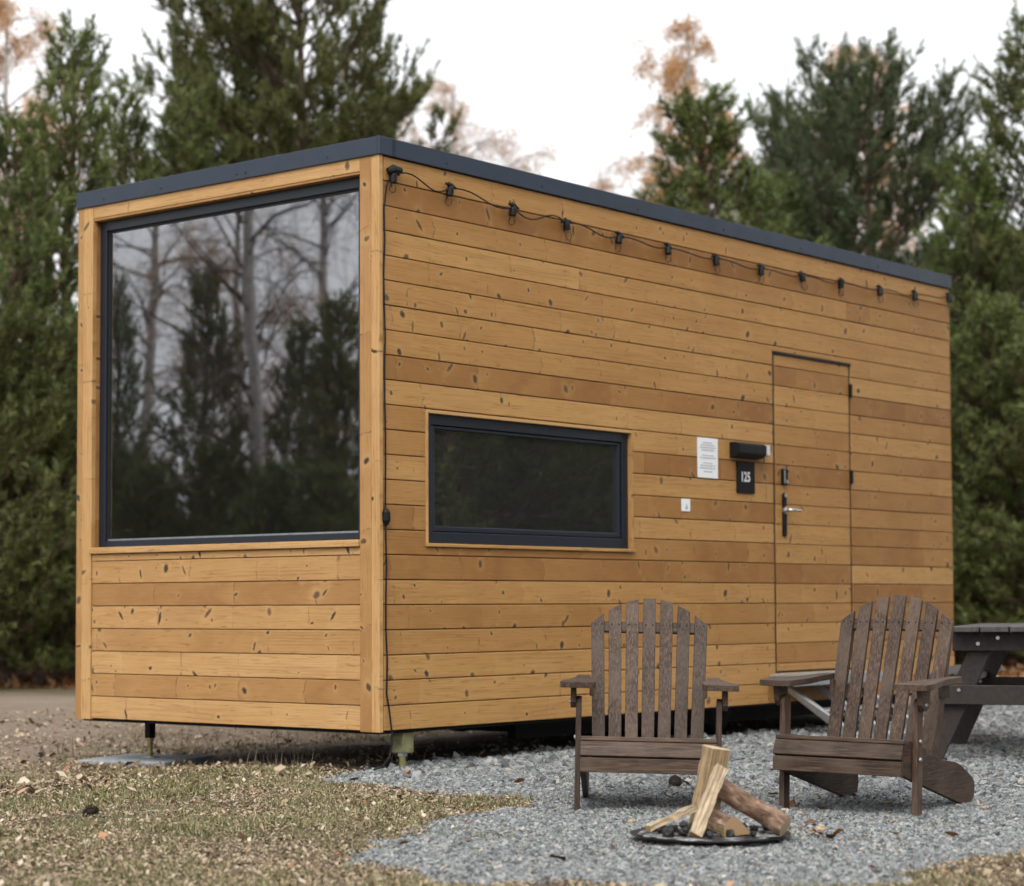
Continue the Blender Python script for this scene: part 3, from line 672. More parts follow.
def chip_mat():
    g = G('dry litter'); r = g.rnd()
    c = g.ramp(r, [(0.0, (0.07, 0.045, 0.032)), (0.22, (0.18, 0.125, 0.08)), (0.5, (0.33, 0.25, 0.16)), (0.8, (0.44, 0.355, 0.25)), (0.93, (0.53, 0.45, 0.35)), (1.0, (0.34, 0.14, 0.06))])
    return g.pbr(c, 0.8, spec=0.25)
Pa, Fa = chips(820000, (-4.6, 0.6, -4.7, 2.6), 61, not_gravel, 0.0047); Pb, Fb2 = chips(160000, (-2, 8, 0, 6.5), 62, not_gravel, 0.011)
Pc = np.concatenate([Pa, Pb]); Fc = np.concatenate([Fa, Fb2+len(Pa)])
lit = np_mesh('leaf_litter', Pc, Fc, chip_mat()); tag(lit, 'pale dry litter of leaf scraps and wood chips over the grass', 'litter', kind='stuff')
# far leaf carpet at the wood's edge
def far_keep(x, y, z): return littermask(x, y)*np.clip((34-z)/6, 0, 1)
Pc, Fc = chips(420000, (2, 30, 3, 24), 63, far_keep, 0.026, 0.35, (0.4, 0.9))
def leaf_mat():
    g = G('fallen leaves'); r = g.rnd()
    c = g.ramp(r, [(0.0, (0.13, 0.058, 0.028)), (0.4, (0.26, 0.125, 0.055)), (0.75, (0.36, 0.20, 0.10)), (1.0, (0.42, 0.30, 0.18))]); return g.pbr(c, 0.8, spec=0.2)
M['leafcarpet'] = leaf_mat()
lc = np_mesh('leaf_carpet', Pc, Fc, M['leafcarpet']); tag(lc, 'rust brown fallen leaves along the edge of the wood', 'leaves', kind='stuff')
# grass blades in tufts
def grass_tufts():
    rg = np.random.default_rng(71); n = 150000; x = rg.uniform(-5, 4.0, n); y = rg.uniform(-5, 4, n); ok, z = in_view(x, y); m = gmask(x, y)
    pn = fbm(x, y, 2.2, 4, 81); k = np.clip((pn-0.42)/0.14, 0, 1)*0.9+0.07
    k = np.where(m < -0.02, k, np.clip((fbm(x, y, 2.6, 3, 83)-0.62)/0.1, 0, 1)*0.20); k *= (1-0.85*dirtmask(x, y))*np.clip((10.5/z)**1.5, 0, 1)
    k = np.where((x > 0.05) & (x < 6) & (y > 0.15) & (y < 2.3), 0.0, k)
    ok &= rg.random(n) < k; x, y = x[ok], y[ok]; n = len(x); nb = 7
    X_ = np.repeat(x, nb)+rg.normal(0, 0.014, n*nb); Y_ = np.repeat(y, nb)+rg.normal(0, 0.014, n*nb); h = rg.uniform(0.010, 0.034, n*nb); a = rg.uniform(0, 2*np.pi, n*nb); ln = rg.uniform(0.2, 1.3, n*nb)*h
    b = np.stack([X_, Y_, hgt(X_, Y_)-0.002], 1); w = 0.0016+0.0012*rg.random(n*nb); e = np.stack([-np.sin(a), np.cos(a), 0*a], 1)*w[:, None]
    t = b+np.stack([np.cos(a)*ln, np.sin(a)*ln, h], 1)
    P = np.stack([b-e, b+e, t], 1).reshape(-1, 3); return P, np.arange(len(P)).reshape(-1, 3)
def grass_mat():
    g = G('short autumn grass'); r = g.rnd(); c = g.ramp(r, [(0.0, (0.065, 0.085, 0.026)), (0.40, (0.12, 0.135, 0.046)), (0.65, (0.24, 0.21, 0.10)), (1.0, (0.44, 0.36, 0.22))]); return g.pbr(c, 0.7, spec=0.2)
Pg, Fg = grass_tufts(); gr = np_mesh('grass', Pg, Fg, grass_mat()); tag(gr, 'thin patchy green grass among the dry litter', 'grass', kind='stuff')
# dead stalks and weeds in the shade by the near end of the house
def stalks():
    rg = np.random.default_rng(77); n = 260; x = rg.uniform(-0.1, 5.8, n); y = rg.uniform(2.35, 3.4, n); x2 = rg.uniform(-0.2, 0.9, 110); y2 = rg.uniform(0.3, 2.0, 110)
    x = np.concatenate([x, x2]); y = np.concatenate([y, y2]); n = len(x); h = rg.uniform(0.03, 0.16, n); a = rg.uniform(0, 6.28, n); l = h*rg.uniform(0.1, 0.9, n)
    b = np.stack([x, y, hgt(x, y)-0.004], 1); e = np.stack([-np.sin(a), np.cos(a), 0*a], 1)*0.003; t = b+np.stack([np.cos(a)*l, np.sin(a)*l, h], 1)
    P = np.stack([b-e, b+e, t], 1).reshape(-1, 3); return P, np.arange(len(P)).reshape(-1, 3)
Pt, Ft = stalks(); stk = np_mesh('dry_stalks', Pt, Ft, simple('dead stalks', (0.13, 0.095, 0.065), 0.8)); tag(stk, 'thin brown dead stalks in the shade beside the house', 'weeds', kind='stuff')

# ================================================================== GARDEN CHAIRS
def setgrain(o, k):
    a = o.data.attributes.new('grain', 'FLOAT', 'POINT'); a.data.foreach_set('value', np.full(len(o.data.vertices), float(k), np.float32)); return o
def make_chair():
    root = empty('adirondack_chair'); S = M['stain']
    rec = R(19.5); cr, sr = math.cos(rec), math.sin(rec)
    for sx in (-1, 1):
        lg = MB(); a, b = (0.271, 0.293) if sx > 0 else (-0.293, -0.271)
        lg.prism([(0.114, -0.045), (0.172, -0.045), (0.176, 0.40), (0.169, 0.425), (0.146, 0.437), (0.123, 0.425), (0.114, 0.40)], a, b, 'x')
        lo = setgrain(lg.build('leg', S, root, bevel=0.003), 3)
        for zz in (0.20, 0.27, 0.412):
            bo = MB(); xo = sx*(0.2935 if zz < 0.4 else 0.3162); bo.tube([(xo-sx*0.002, 0.145, zz), (xo+sx*0.006, 0.145, zz)], [0.010, 0.0075], 10); bo.build('bolt', M['steel'], lo)
        bk = MB(); a, b = (0.2935, 0.3155) if sx > 0 else (-0.3155, -0.2935)
        bk.prism([(0.099, 0.467), (0.194, 0.471), (0.192, 0.405), (0.164, 0.388), (0.129, 0.388), (0.106, 0.41)], a, b, 'x'); setgrain(bk.build('arm_bracket', S, root, bevel=0.003), 2)
        rl = MB(); a, b = (0.247, 0.270) if sx > 0 else (-0.270, -0.247)
        rl.prism([(0.030, 0.140), (0.030, 0.235), (0.058, 0.272), (0.10, 0.274), (0.30, 0.232), (0.42, 0.188), (0.60, 0.170), (0.66, 0.155), (0.79, 0.100), (0.815, 0.082), (0.822, 0.055), (0.806, 0.004), (0.790, -0.012), (0.68, -0.012), (0.65, 0.000)], a, b, 'x')
        setgrain(rl.build('side_rail', S, root, bevel=0.003), 2)
        ar = MB(); out = [(0.218, 0.055), (0.232, 0.042), (0.335, 0.042), (0.354, 0.054), (0.358, 0.080), (0.352, 0.15), (0.335, 0.22), (0.312, 0.34), (0.302, 0.46), (0.300, 0.585), (0.246, 0.585), (0.240, 0.40), (0.216, 0.26), (0.214, 0.05)]
        if sx < 0: out = [(-p[0], p[1]) for p in out][::-1]
        Ma = Matrix.Translation((0, 0, 0.4665)) @ Matrix.Rotation(R(2.6), 4, 'X')
        ar.prism(out, 0.0, 0.024, 'z', Ma); setgrain(ar.build('arm', S, root, bevel=0.005), 2)
        up = MB(); a, b = (0.2065, 0.2285) if sx > 0 else (-0.2285, -0.2065)
        yb = 0.425; up.prism([(yb+0.012, 0.15), (yb+0.066, 0.15), (yb+0.066+0.56*sr, 0.15+0.60*cr), (yb+0.03+0.56*sr, 0.15+0.62*cr), (yb+0.012+0.545*sr+0.004, 0.15+0.60*cr)], a, b, 'x')
        setgrain(up.build('back_upright', S, root, bevel=0.003), 3)
        ab = MB(); a, b = (0.229, 0.247) if sx > 0 else (-0.247, -0.229)
        ab.box(a, b, 0.50, 0.585, 0.43, 0.491); setgrain(ab.build('arm_block', S, root, bevel=0.003), 2)
    ap = MB(); ap.box(-0.2705, 0.2705, 0.004, 0.0295, 0.138, 0.196); setgrain(ap.build('apron', S, root, bevel=0.003), 1)
    ns = MB(); Mn = Matrix.Translation((0, 0.004, 0.203)) @ Matrix.Rotation(R(-24), 4, 'X')
    ns.box(-0.2705, 0.2705, -0.004, 0.018, 0.0, 0.062, Mn); setgrain(ns.build('seat_slat', S, root, bevel=0.003), 1)
    y, z = 0.026, 0.250
    for k in range(5):
        Ms = Matrix.Translation((0, y, z+0.012)) @ Matrix.Rotation(R(-8 if k == 0 else -13), 4, 'X'); w = 0.072
        s_ = MB(); s_.box(-0.2705, 0.2705, 0.0, w, 0.0, 0.018, Ms); setgrain(s_.build('seat_slat', S, root, bevel=0.004), 1)
        y += (w+0.009)*0.975; z -= (w+0.009)*(0.14 if k == 0 else 0.225)
    # back
    Mb = Matrix.Translation((0, 0.420, 0.165)) @ Matrix.Rotation(-rec, 4, 'X')
    for k in range(-3, 4):
        xb, xt = k*0.0672, k*0.0735; hw = 0.0268
        def top(x): return 0.722-1.92*x*x
        xl, xr = xt-hw, xt+hw
        hl, hr = top(xl), top(xr)
        if k == 0: hl = hr = top(0.01)
        poly = [(xb-hw, 0.0), (xb+hw, 0.0), (xr, hr), (xl, hl)]
        b = MB(); b.prism(poly, -0.010, 0.010, 'y', Mb); so = setgrain(b.build('back_slat', S, root, bevel=0.0025), 3)
        for dx in (-0.015, 0.015):
            c = MB(); c.tube([Mb @ Vector((xt*0.98+dx, -0.0105, 0.60)), Mb @ Vector((xt*0.98+dx, -0.0118, 0.60))], 0.0034, 8); c.build('screw', M['blacksteel'], so)
    tr = MB(); tr.box(-0.232, 0.232, 0.0105, 0.032, 0.575, 0.622, Mb); setgrain(tr.build('back_rail', S, root, bevel=0.003), 1)
    br = MB(); br.box(-0.2045, 0.2045, 0.0105, 0.034, 0.02, 0.10, Mb); setgrain(br.build('back_rail', S, root, bevel=0.003), 1)
    return root
chair = make_chair(); tag(chair, 'brown wooden slatted garden chair facing straight out, behind the pile of firewood', 'garden chair', 'slatted garden chairs by the fire bowl')
chair2 = copy_tree(chair); tag(chair2, 'brown slatted garden chair turned sideways, right of the firewood', 'garden chair', 'slatted garden chairs by the fire bowl')
CH1 = (-0.927, -2.288, 0.024, R(-54), R(1.45), R(-1.4)); CH2 = (-0.551, -2.915, 0.030, R(-83), R(0.88), R(-1.1))
for c, (x, y, z, rz, roll, tip) in ((chair, CH1), (chair2, CH2)):
    c.location = (x, y, z); c.rotation_euler = (tip, roll, rz)

# ================================================================== PICNIC TABLE
pt_ = empty('picnic_table', (2.296, -2.753, 0.0), (0, 0, R(22))); tag(pt_, 'dark stained picnic table behind the right chair, cut off by the edge of the picture', 'picnic table')
S2 = simple('very dark stained timber', (0.024, 0.014, 0.010), 0.6, 0, 0.3, 40, 0.3)
S3 = simple('dark timber worn grey on top', (0.060, 0.054, 0.050), 0.5, 0, 0.3, 40, 0.3)
tt = MB()
for k in range(5): tt.box(0.0, 1.75, 0.0+k*0.146, 0.14+k*0.146, 0.682, 0.712)
tt.build('tabletop', S3, pt_, bevel=0.004)
for xx in (0.12, 1.4):
    bm_ = MB(); bm_.box(xx, xx+0.045, -0.005, 0.73, 0.585, 0.681); bo = bm_.build('end_beam', S2, pt_, bevel=0.004)
    for (yy, zz) in ((0.60, 0.622), (0.50, 0.652), (0.14, 0.63)):
        d = MB(); d.tube([(xx-0.007, yy, zz), (xx+0.001, yy, zz)], 0.010, 10); d.build('bolt', M['chrome'], bo)
    for s in (-1, 1):
        lg = MB(); yc = 0.3625; lg.prism([(yc+s*0.13, 0.680), (yc+s*0.25, 0.680), (yc+s*0.56, 0.0), (yc+s*0.44, 0.0)], xx+0.046, xx+0.083, 'x'); lg.build('leg', S2, pt_, bevel=0.004)
    cb_ = MB(); cb_.box(xx+0.0, xx+0.045, -0.36, 0.90, 0.31, 0.41); cbo = cb_.build('cross_beam', S2, pt_, bevel=0.004)
    d = MB(); d.tube([(xx-0.007, 0.70, 0.385), (xx+0.001, 0.70, 0.385)], 0.010, 10); d.build('bolt', M['chrome'], cbo)
for (y0_, x0_) in ((-0.36, 0.05), (0.66, 0.85)):
    for k in range(2):
        bq = MB(); bq.box(x0_, x0_+1.7, y0_+k*0.075*2, y0_+k*0.15+0.14, 0.4105, 0.445)
        bq.build('bench', S3, pt_, bevel=0.004)

# ================================================================== FIRE BOWL AND WOOD
FBX, FBY = -1.579, -3.023
fb = empty('fire_bowl', (FBX, FBY, 0.0)); tag(fb, 'shallow round black steel fire bowl on the gravel holding ash and firewood', 'fire bowl')
b = MB(); prof = [(0.02, 0.014), (0.14, 0.015), (0.21, 0.018), (0.262, 0.027), (0.276, 0.032), (0.280, 0.033), (0.280, 0.029), (0.264, 0.022), (0.21, 0.012), (0.14, 0.008), (0.02, 0.007)]
n = 64; vs = []; fs = []
for k in range(n):
    a = 2*math.pi*k/n; vs += [(r*math.cos(a), r*math.sin(a), z) for r, z in prof]
m_ = len(prof)
for k in range(n):
    for q in range(m_): i = k*m_+q; j = ((k+1) % n)*m_+q; i2 = k*m_+(q+1) % m_; j2 = ((k+1) % n)*m_+(q+1) % m_; fs.append((i, j, j2, i2))
b.add(vs, fs); b.build('bowl', simple('black pressed steel', (0.012, 0.012, 0.014), 0.4, 0.3, 0.3, 30), fb, smooth=True)
def ash_mat():
    g = G('ash and cinders'); p = g.obj(); n1 = g.noise(p, 9, 4, 0.65); n2 = g.noise(p, 90, 4, 0.7)
    c = g.mix(g.step(n1, 0.44, 0.60), (0.022, 0.021, 0.021), (0.40, 0.39, 0.38)); c = g.mix(g.step(n2, 0.42, 0.62, 0, 0.8), c, (0.10, 0.095, 0.09)); return g.pbr(c, 0.95, g.bump(n2, 0.7, 0.01), spec=0.1)
va = []; fa_ = []; nr, na = 12, 40
for i in range(nr):
    for k in range(na):
        r = 0.258*i/(nr-1)*(1 if i < nr-1 else 0.985+0.03*math.sin(k*2.7)); a = 2*math.pi*k/na; x, y = r*math.cos(a), r*math.sin(a)
        z = 0.036-0.010*(r/0.258)**2+0.010*float(fbm(np.array([x*9+FBX*3]), np.array([y*9]), 3.0, 3, 4)[0])
        va.append((x, y, z))
for i in range(nr-1):
    for k in range(na): fa_.append((i*na+k, i*na+(k+1) % na, (i+1)*na+(k+1) % na, (i+1)*na+k))
b = MB(); b.add(va, fa_); b.build('ash', ash_mat(), fb, smooth=True)
# charcoal lumps
char_m = simple('charcoal', (0.010, 0.010, 0.010), 0.55, 0.0, 0.3, 60, 0.5)
crg = random.Random(9); cm = []
for k in range(4):
    bm = bmesh.new(); bmesh.ops.create_icosphere(bm, subdivisions=2, radius=0.024)
    for v in bm.verts:
        f_ = 0.72+0.5*crg.random(); v.co = Vector((v.co.x*f_*1.25, v.co.y*f_, v.co.z*f_*0.8))
    me = bpy.data.meshes.new('charcoal_piece'); bm.to_mesh(me); bm.free(); me.materials.append(char_m); cm.append(me)
cf, cr_ = np.array([_F[0], _F[1]])/math.hypot(_F[0], _F[1]), np.array([_R[0], _R[1]])/math.hypot(_R[0], _R[1])
def fbp(right, back): return FBX+right*cr_[0]+back*cf[0], FBY+right*cr_[1]+back*cf[1]
CPOS = [(-0.20, 0.02), (-0.16, -0.15), (-0.02, -0.22), (0.10, -0.10), (0.17, -0.12), (0.13, -0.17), (0.20, 0.03), (-0.15, -0.10), (-0.11, -0.14), (-0.09, -0.06), (-0.05, -0.12), (-0.13, -0.02), (0.0, -0.02), (0.03, 0.03), (0.06, -0.01), (0.02, 0.08), (-0.03, 0.05), (0.09, 0.06), (-0.06, 0.02), (0.05, -0.17), (-0.02, -0.17), (0.11, 0.0), (0.0, 0.12), (-0.17, 0.05), (0.08, 0.12), (-0.08, 0.11), (0.04, -0.05), (-0.18, -0.05), (0.15, -0.02)]
for k, (r, bq) in enumerate(CPOS):
    x, y = fbp(r, bq); o = bpy.data.objects.new('charcoal_piece', cm[k % 4]); col.objects.link(o)
    s = crg.uniform(0.35, 0.95); o.location = (x, y, 0.044+0.006*s); o.scale = (s, s, s); o.rotation_euler = (crg.uniform(-.6, .6), crg.uniform(-.6, .6), crg.uniform(0, 6.28))
    tag(o, 'small lump of black charcoal lying in the ash of the fire bowl', 'charcoal', 'charcoal lumps in the fire bowl')
# firewood
def wood_split(name, pale, bark=None, axis_k='z'):
    g = G(name); c = g.sep(g.obj()); geo = g.n('NewGeometry')
    v = g.xyz(g.mul(c[0], 110), g.mul(c[1], 110), g.mul(c[2], 6)); n = g.noise(v, 1, 5, 0.6, 0.4); n2 = g.noise(g.obj(), 14, 3)
    col_ = g.mix(g.step(n, 0.35, 0.65), pale, tuple(q*0.42 for q in pale)); col_ = g.mix(g.step(n2, 0.5, 0.75, 0, 0.4), col_, (0.30, 0.19, 0.095))
    return g.pbr(col_, 0.75, g.bump(n, 0.6, 0.004), spec=0.2)
def endgrain(name, pale):
    g = G(name); c = g.sep(g.obj()); d = g.m2('SQRT', g.add(g.mul(c[0], c[0]), g.mul(c[1], c[1]))); s = g.m2('SINE', g.add(g.mul(d, 1500), g.mul(g.noise(g.obj(), 30, 2), 6)))
    n = g.noise(g.obj(), 60, 4); col_ = g.mix(g.mul(g.add(s, 1), 0.2), pale, tuple(q*0.5 for q in pale)); col_ = g.mix(g.step(n, 0.5, 0.8, 0, 0.4), col_, (0.20, 0.12, 0.06)); return g.pbr(col_, 0.85, spec=0.15)
def bark_m(name, c1, c2, c3):
    g = G(name); c = g.sep(g.obj()); v = g.xyz(g.mul(c[0], 40), g.mul(c[1], 40), g.mul(c[2], 14)); n = g.noise(v, 1, 5, 0.65, 0.6); n2 = g.noise(g.obj(), 18, 4, 0.6)
    col_ = g.ramp(n, [(0.3, c1), (0.52, c2), (0.75, c3)]); col_ = g.mix(g.step(n2, 0.5, 0.72, 0, 0.55), col_, tuple(q*1.7 for q in c2)); return g.pbr(col_, 0.85, g.bump(n, 0.8, 0.006), spec=0.15)
def log_between(name, p0, p1, sect, mats, twist=0.0, taper=1.0, up=(0, 0, 1)):
    """split or round log: sect is the cross-section in metres; mats = (split, end, bark); sect entries (x,y,isbark)"""
    p0, p1 = Vector(p0), Vector(p1); d = (p1-p0); Ln = d.length; d.normalize(); u = Vector(up); x = u.cross(d); x = x.normalized() if x.length > 1e-4 else d.orthogonal().normalized(); y = d.cross(x)
    root = empty(name, p0); root.rotation_euler = Matrix((x, y, d)).transposed().to_euler()
    n = len(sect); rows_ = 9; lr = random.Random(hash(name) % 97 + n); jit = [(lr.uniform(-.001, .001), lr.uniform(-.001, .001)) for _ in sect]
    vs = []
    for i in range(rows_):
        t = i/(rows_-1); k = 1+(taper-1)*t; a = twist*t; w = 0.0022
        for q, (sx, sy, *_) in enumerate(sect):
            xx, yy = sx*k, sy*k; xr = xx*math.cos(a)-yy*math.sin(a)+lr.uniform(-w, w)*1.5; yr = xx*math.sin(a)+yy*math.cos(a)+lr.uniform(-w, w)*1.5
            vs.append((xr, yr, t*Ln))
    side_s, side_b = MB(), MB(); side_s.v = list(vs); side_b.v = list(vs)
    for i in range(rows_-1):
        for q in range(n):
            f_ = (i*n+q, i*n+(q+1) % n, (i+1)*n+(q+1) % n, (i+1)*n+q)
            (side_b if sect[q][2] else side_s).f.append(f_)
    def clean(mb):
        used = sorted({i for f_ in mb.f for i in f_}); mp = {a: i for i, a in enumerate(used)}; mb.v = [mb.v[i] for i in used]; mb.f = [tuple(mp[i] for i in f_) for f_ in mb.f]; return mb
    if side_s.f: clean(side_s).build('split_face', mats[0], root)
    if side_b.f: clean(side_b).build('bark', mats[2], root, smooth=True)
    for (i, flip) in ((0, True), (rows_-1, False)):
        e = MB(); idx = [vs[i*n+q] for q in range(n)]; e.add(idx, [tuple(range(n))[::-1] if flip else tuple(range(n))]); e.build('cut_end', mats[1], root)
    return root
pale1, pale2, pale3 = (0.37, 0.255, 0.145), (0.58, 0.45, 0.30), (0.52, 0.33, 0.16)
ms1 = wood_split('split pine face', pale1); ms2 = wood_split('fresh split pine', pale2); me1 = endgrain('sawn end', (0.50, 0.39, 0.25)); me2 = endgrain('pale sawn end', (0.36, 0.235, 0.125))
mb1 = bark_m('pine bark', (0.028, 0.020, 0.012), (0.075, 0.060, 0.030), (0.14, 0.11, 0.05)); mb2 = bark_m('flaky reddish bark', (0.035, 0.021, 0.014), (0.17, 0.105, 0.072), (0.40, 0.29, 0.21))
def P3(r, bq, z): x, y = fbp(r, bq); return (x, y, z)
tri = [(-0.058, -0.030, 0), (0.050, -0.044, 0), (0.062, 0.0, 1), (0.036, 0.036, 1), (0.0, 0.050, 1), (-0.036, 0.036, 1)]
LOGS = {}
camdir = Vector((-cf[0], -cf[1], 0))
l1 = log_between('split_log', P3(-0.025, 0.05, 0.045), P3(0.026, 0.030, 0.325), [(-0.048, 0.010, 0), (-0.016, -0.040, 0), (0.050, -0.004, 1), (0.042, 0.028, 1), (0.0, 0.045, 1), (-0.038, 0.038, 1)], (ms1, me1, mb1), up=tuple(-camdir))
tag(l1, 'thick triangular split log with a sawn top, the tallest of the firewood', 'log')
l2 = log_between('split_log', P3(-0.072, -0.19, 0.045), P3(0.034, -0.050, 0.262), [(-0.023, -0.014, 0), (0.020, -0.017, 0), (0.023, 0.010, 0), (-0.018, 0.016, 0)], (ms2, me2, mb1), up=tuple(-camdir+Vector((0, 0, 0.4))))
tag(l2, 'pale flat split log leaning in front of the thick upright log', 'log')
l3 = log_between('kindling_stick', P3(-0.225, -0.115, 0.060), P3(-0.055, 0.0, 0.118), [(-0.014, -0.010, 0), (0.013, -0.011, 0), (0.014, 0.010, 0), (-0.012, 0.012, 0)], (ms2, me2, mb1))
tag(l3, 'thin pale stick of kindling lying low at the left of the fire bowl', 'stick')
rd = [(0.037*math.cos(2*math.pi*k/14)*(1+0.06*math.sin(k*2.3)), 0.037*math.sin(2*math.pi*k/14)*(1+0.05*math.cos(k*1.7)), 1) for k in range(14)]
l4 = log_between('round_log', P3(0.250, -0.10, 0.062), P3(0.030, 0.03, 0.190), rd, (ms1, me1, mb2), taper=0.92)
tag(l4, 'round log with reddish grey bark sloping down to the right edge of the fire bowl', 'log')
l5 = log_between('split_log', P3(0.075, -0.165, 0.070), P3(0.020, 0.0, 0.090), [(-0.055, -0.026, 0), (0.046, -0.032, 0), (0.050, 0.004, 1), (0.026, 0.032, 1), (-0.01, 0.022, 0)], (ms1, me2, mb2))
tag(l5, 'short split chunk of wood lying between the leaning log and the round log', 'log')

# ================================================================== SMALL THINGS ON THE GROUND
def leaf_obj_mesh(seed):
    lr = random.Random(seed); n = 10; vs = [(0, 0, 0.004)]; 
    for k in range(n):
        a = 2*math.pi*k/n; r = 0.026*(1+0.25*math.cos(a)+lr.uniform(-.14, .14)); vs.append((r*math.cos(a)*1.25, r*math.sin(a)*0.85, 0.004+lr.uniform(0.0, 0.012)))
    fs = [(0, 1+k, 1+(k+1) % n) for k in range(n)]
    me = bpy.data.meshes.new('fallen_leaf'); me.from_pydata(vs, [], fs); return me
def lm_(name, c):
    g = G(name); n = g.noise(g.obj(), 60, 3); return g.pbr(g.mix(g.step(n, 0.35, 0.7), c, tuple(q*0.5 for q in c)), 0.6, spec=0.3)
leaf_cols = [lm_('orange leaf', (0.42, 0.19, 0.06)), lm_('brown leaf', (0.20, 0.085, 0.04)), lm_('tan leaf', (0.46, 0.30, 0.16)), lm_('rust leaf', (0.30, 0.10, 0.04))]
lmesh = []
for k in range(8):
    me = leaf_obj_mesh(k); me.materials.append(leaf_cols[k % 4]); me.shade_smooth(); lmesh.append(me)
lr = random.Random(12)
spots = []
for k in range(600):
    x = lr.uniform(-2.6, 6.5); y = lr.uniform(-4.4, 0.0); ok, z = in_view(np.array([x]), np.array([y]), -0.1, 6.2)
    if not ok[0] or gmask(np.array([x]), np.array([y]))[0] < 0.03: continue
    if math.hypot(x-FBX, y-FBY) < 0.33 and lr.random() < 0.97: continue
    if lr.random() > min(1, (9/float(z[0]))**1.5): continue
    spots.append((x, y))
    if len(spots) >= 50: break
spots += [(-1.30+0.05, -3.26), (-1.22, -3.22), (-1.17, -3.30), (-1.33, -3.36), (-1.10, -3.18)]
LN = ['orange', 'brown', 'tan', 'rust coloured']
for k, (x, y) in enumerate(spots):
    o = bpy.data.objects.new('fallen_leaf', lmesh[k % 8]); col.objects.link(o); s = lr.uniform(0.45, 0.95); o.scale = (s, s, s)
    o.location = (x, y, float(hgt(np.array([x]), np.array([y]))[0])+0.014); o.rotation_euler = (lr.uniform(-.5, .5), lr.uniform(-.5, .5), lr.uniform(0, 6.28))
    tag(o, 'dry %s leaf lying loose on the grey gravel' % LN[k % 4], 'leaf', 'fallen leaves on the gravel')
# pine cone on the grass
def cone_mesh():
    vs = []; fs = []; nn = 0
    for i in range(11):
        t = i/10; r = 0.026*math.sin(math.pi*(0.12+0.85*t))+0.004; z = 0.07*t
        for k in range(9):
            a = 2*math.pi*(k+0.5*(i % 2))/9; b = len(vs); c, s = math.cos(a), math.sin(a)
            vs += [(c*r*0.5-s*0.006, s*r*0.5+c*0.006, z), (c*r*0.5+s*0.006, s*r*0.5-c*0.006, z), (c*r*1.25+s*0.004, s*r*1.25-c*0.004, z+0.008), (c*r*1.25-s*0.004, s*r*1.25+c*0.004, z+0.008)]
            fs.append((b, b+1, b+2, b+3))
    m = MB(); m.add(vs, fs); m.tube([(0, 0, 0), (0, 0, 0.03), (0, 0, 0.072)], [0.010, 0.018, 0.004], 8); return m
pcn = cone_mesh().build('pine_cone', simple('dark cone', (0.035, 0.022, 0.016), 0.8))
pcn.location = (-2.40, -0.64, 0.02); pcn.rotation_euler = (R(70), R(10), R(30)); pcn.scale = (0.85, 0.85, 0.85); tag(pcn, 'dark brown pine cone lying alone on the grass at the left', 'pine cone')
pc2 = pcn.copy(); col.objects.link(pc2); pc2.location = (0.12, -1.69, 0.024); pc2.rotation_euler = (R(80), 0, R(120)); pc2.scale = (0.85, 0.85, 0.85); tag(pc2, 'dark brown pine cone on the gravel, right behind the firewood', 'pine cone')

# ================================================================== TREES
def needle_mat(name, c1, c2, c3):
    g = G(name); r = g.rnd(); n = g.noise(g.obj(), 2.4, 3, 0.65); oi = g.n('ObjectInfo').outputs['Random']
    f = g.add(g.mul(r, 0.34), g.mul(g.sub(n, 0.14), 0.95)); c = g.ramp(f, [(0.2, c1), (0.52, c2), (0.85, c3)])
    c = g.n('HueSaturation', {'Color': c, 'Hue': g.add(g.mul(oi, 0.03), 0.485), 'Value': g.add(g.mul(oi, 0.3), 0.85)}).outputs[0]
    d = g.n('BsdfPrincipled', {'Base Color': c, 'Roughness': 0.55, 'Specular IOR Level': 0.3}); t = g.n('BsdfTranslucent', {'Color': c}); mx = g.n('MixShader', {0: 0.22})
    g.nt.links.new(d.outputs[0], mx.inputs[1]); g.nt.links.new(t.outputs[0], mx.inputs[2]); g.nt.links.new(mx.outputs[0], g.out.inputs[0]); return g.m
M['needle'] = needle_mat('pine needles olive', (0.040, 0.054, 0.016), (0.118, 0.142, 0.042), (0.235, 0.255, 0.085))
M['needle_dk'] = needle_mat('pine needles blue green', (0.034, 0.052, 0.024), (0.094, 0.130, 0.058), (0.180, 0.222, 0.100))
M['bark'] = bark_m('scots pine bark', (0.045, 0.030, 0.022), (0.095, 0.065, 0.048), (0.17, 0.11, 0.075))
M['birchbark'] = bark_m('birch bark', (0.16, 0.14, 0.13), (0.34, 0.32, 0.30), (0.50, 0.48, 0.46)); M['twig'] = simple('thin birch twigs', (0.085, 0.055, 0.045), 0.8)
def unit(v): return v/np.maximum(np.linalg.norm(v, axis=-1, keepdims=True), 1e-9)
def tubes_np(segs, n=4):
    """list of (points(k,3), radii(k)) -> verts, quads"""
    Vs, Fs, b = [], [], 0
    for pts, rad in segs:
        k = len(pts); t = np.gradient(pts, axis=0); t = unit(t); ref = np.where(np.abs(t[:, 2:3]) > 0.9, np.array([[1.0, 0, 0]]), np.array([[0, 0, 1.0]])); x = unit(np.cross(t, ref)); y = np.cross(t, x)
        a = np.arange(n)*2*np.pi/n; ring = pts[:, None]+(x[:, None]*np.cos(a)[None, :, None]+y[:, None]*np.sin(a)[None, :, None])*np.asarray(rad)[:, None, None]
        Vs.append(ring.reshape(-1, 3)); i = (np.arange(k-1)[:, None]*n+np.arange(n)[None]); j = (np.arange(k-1)[:, None]*n+(np.arange(n)[None]+1) % n)
        Fs.append(np.stack([i, j, j+n, i+n], -1).reshape(-1, 4)+b); b += k*n
    return np.concatenate(Vs), np.concatenate(Fs)
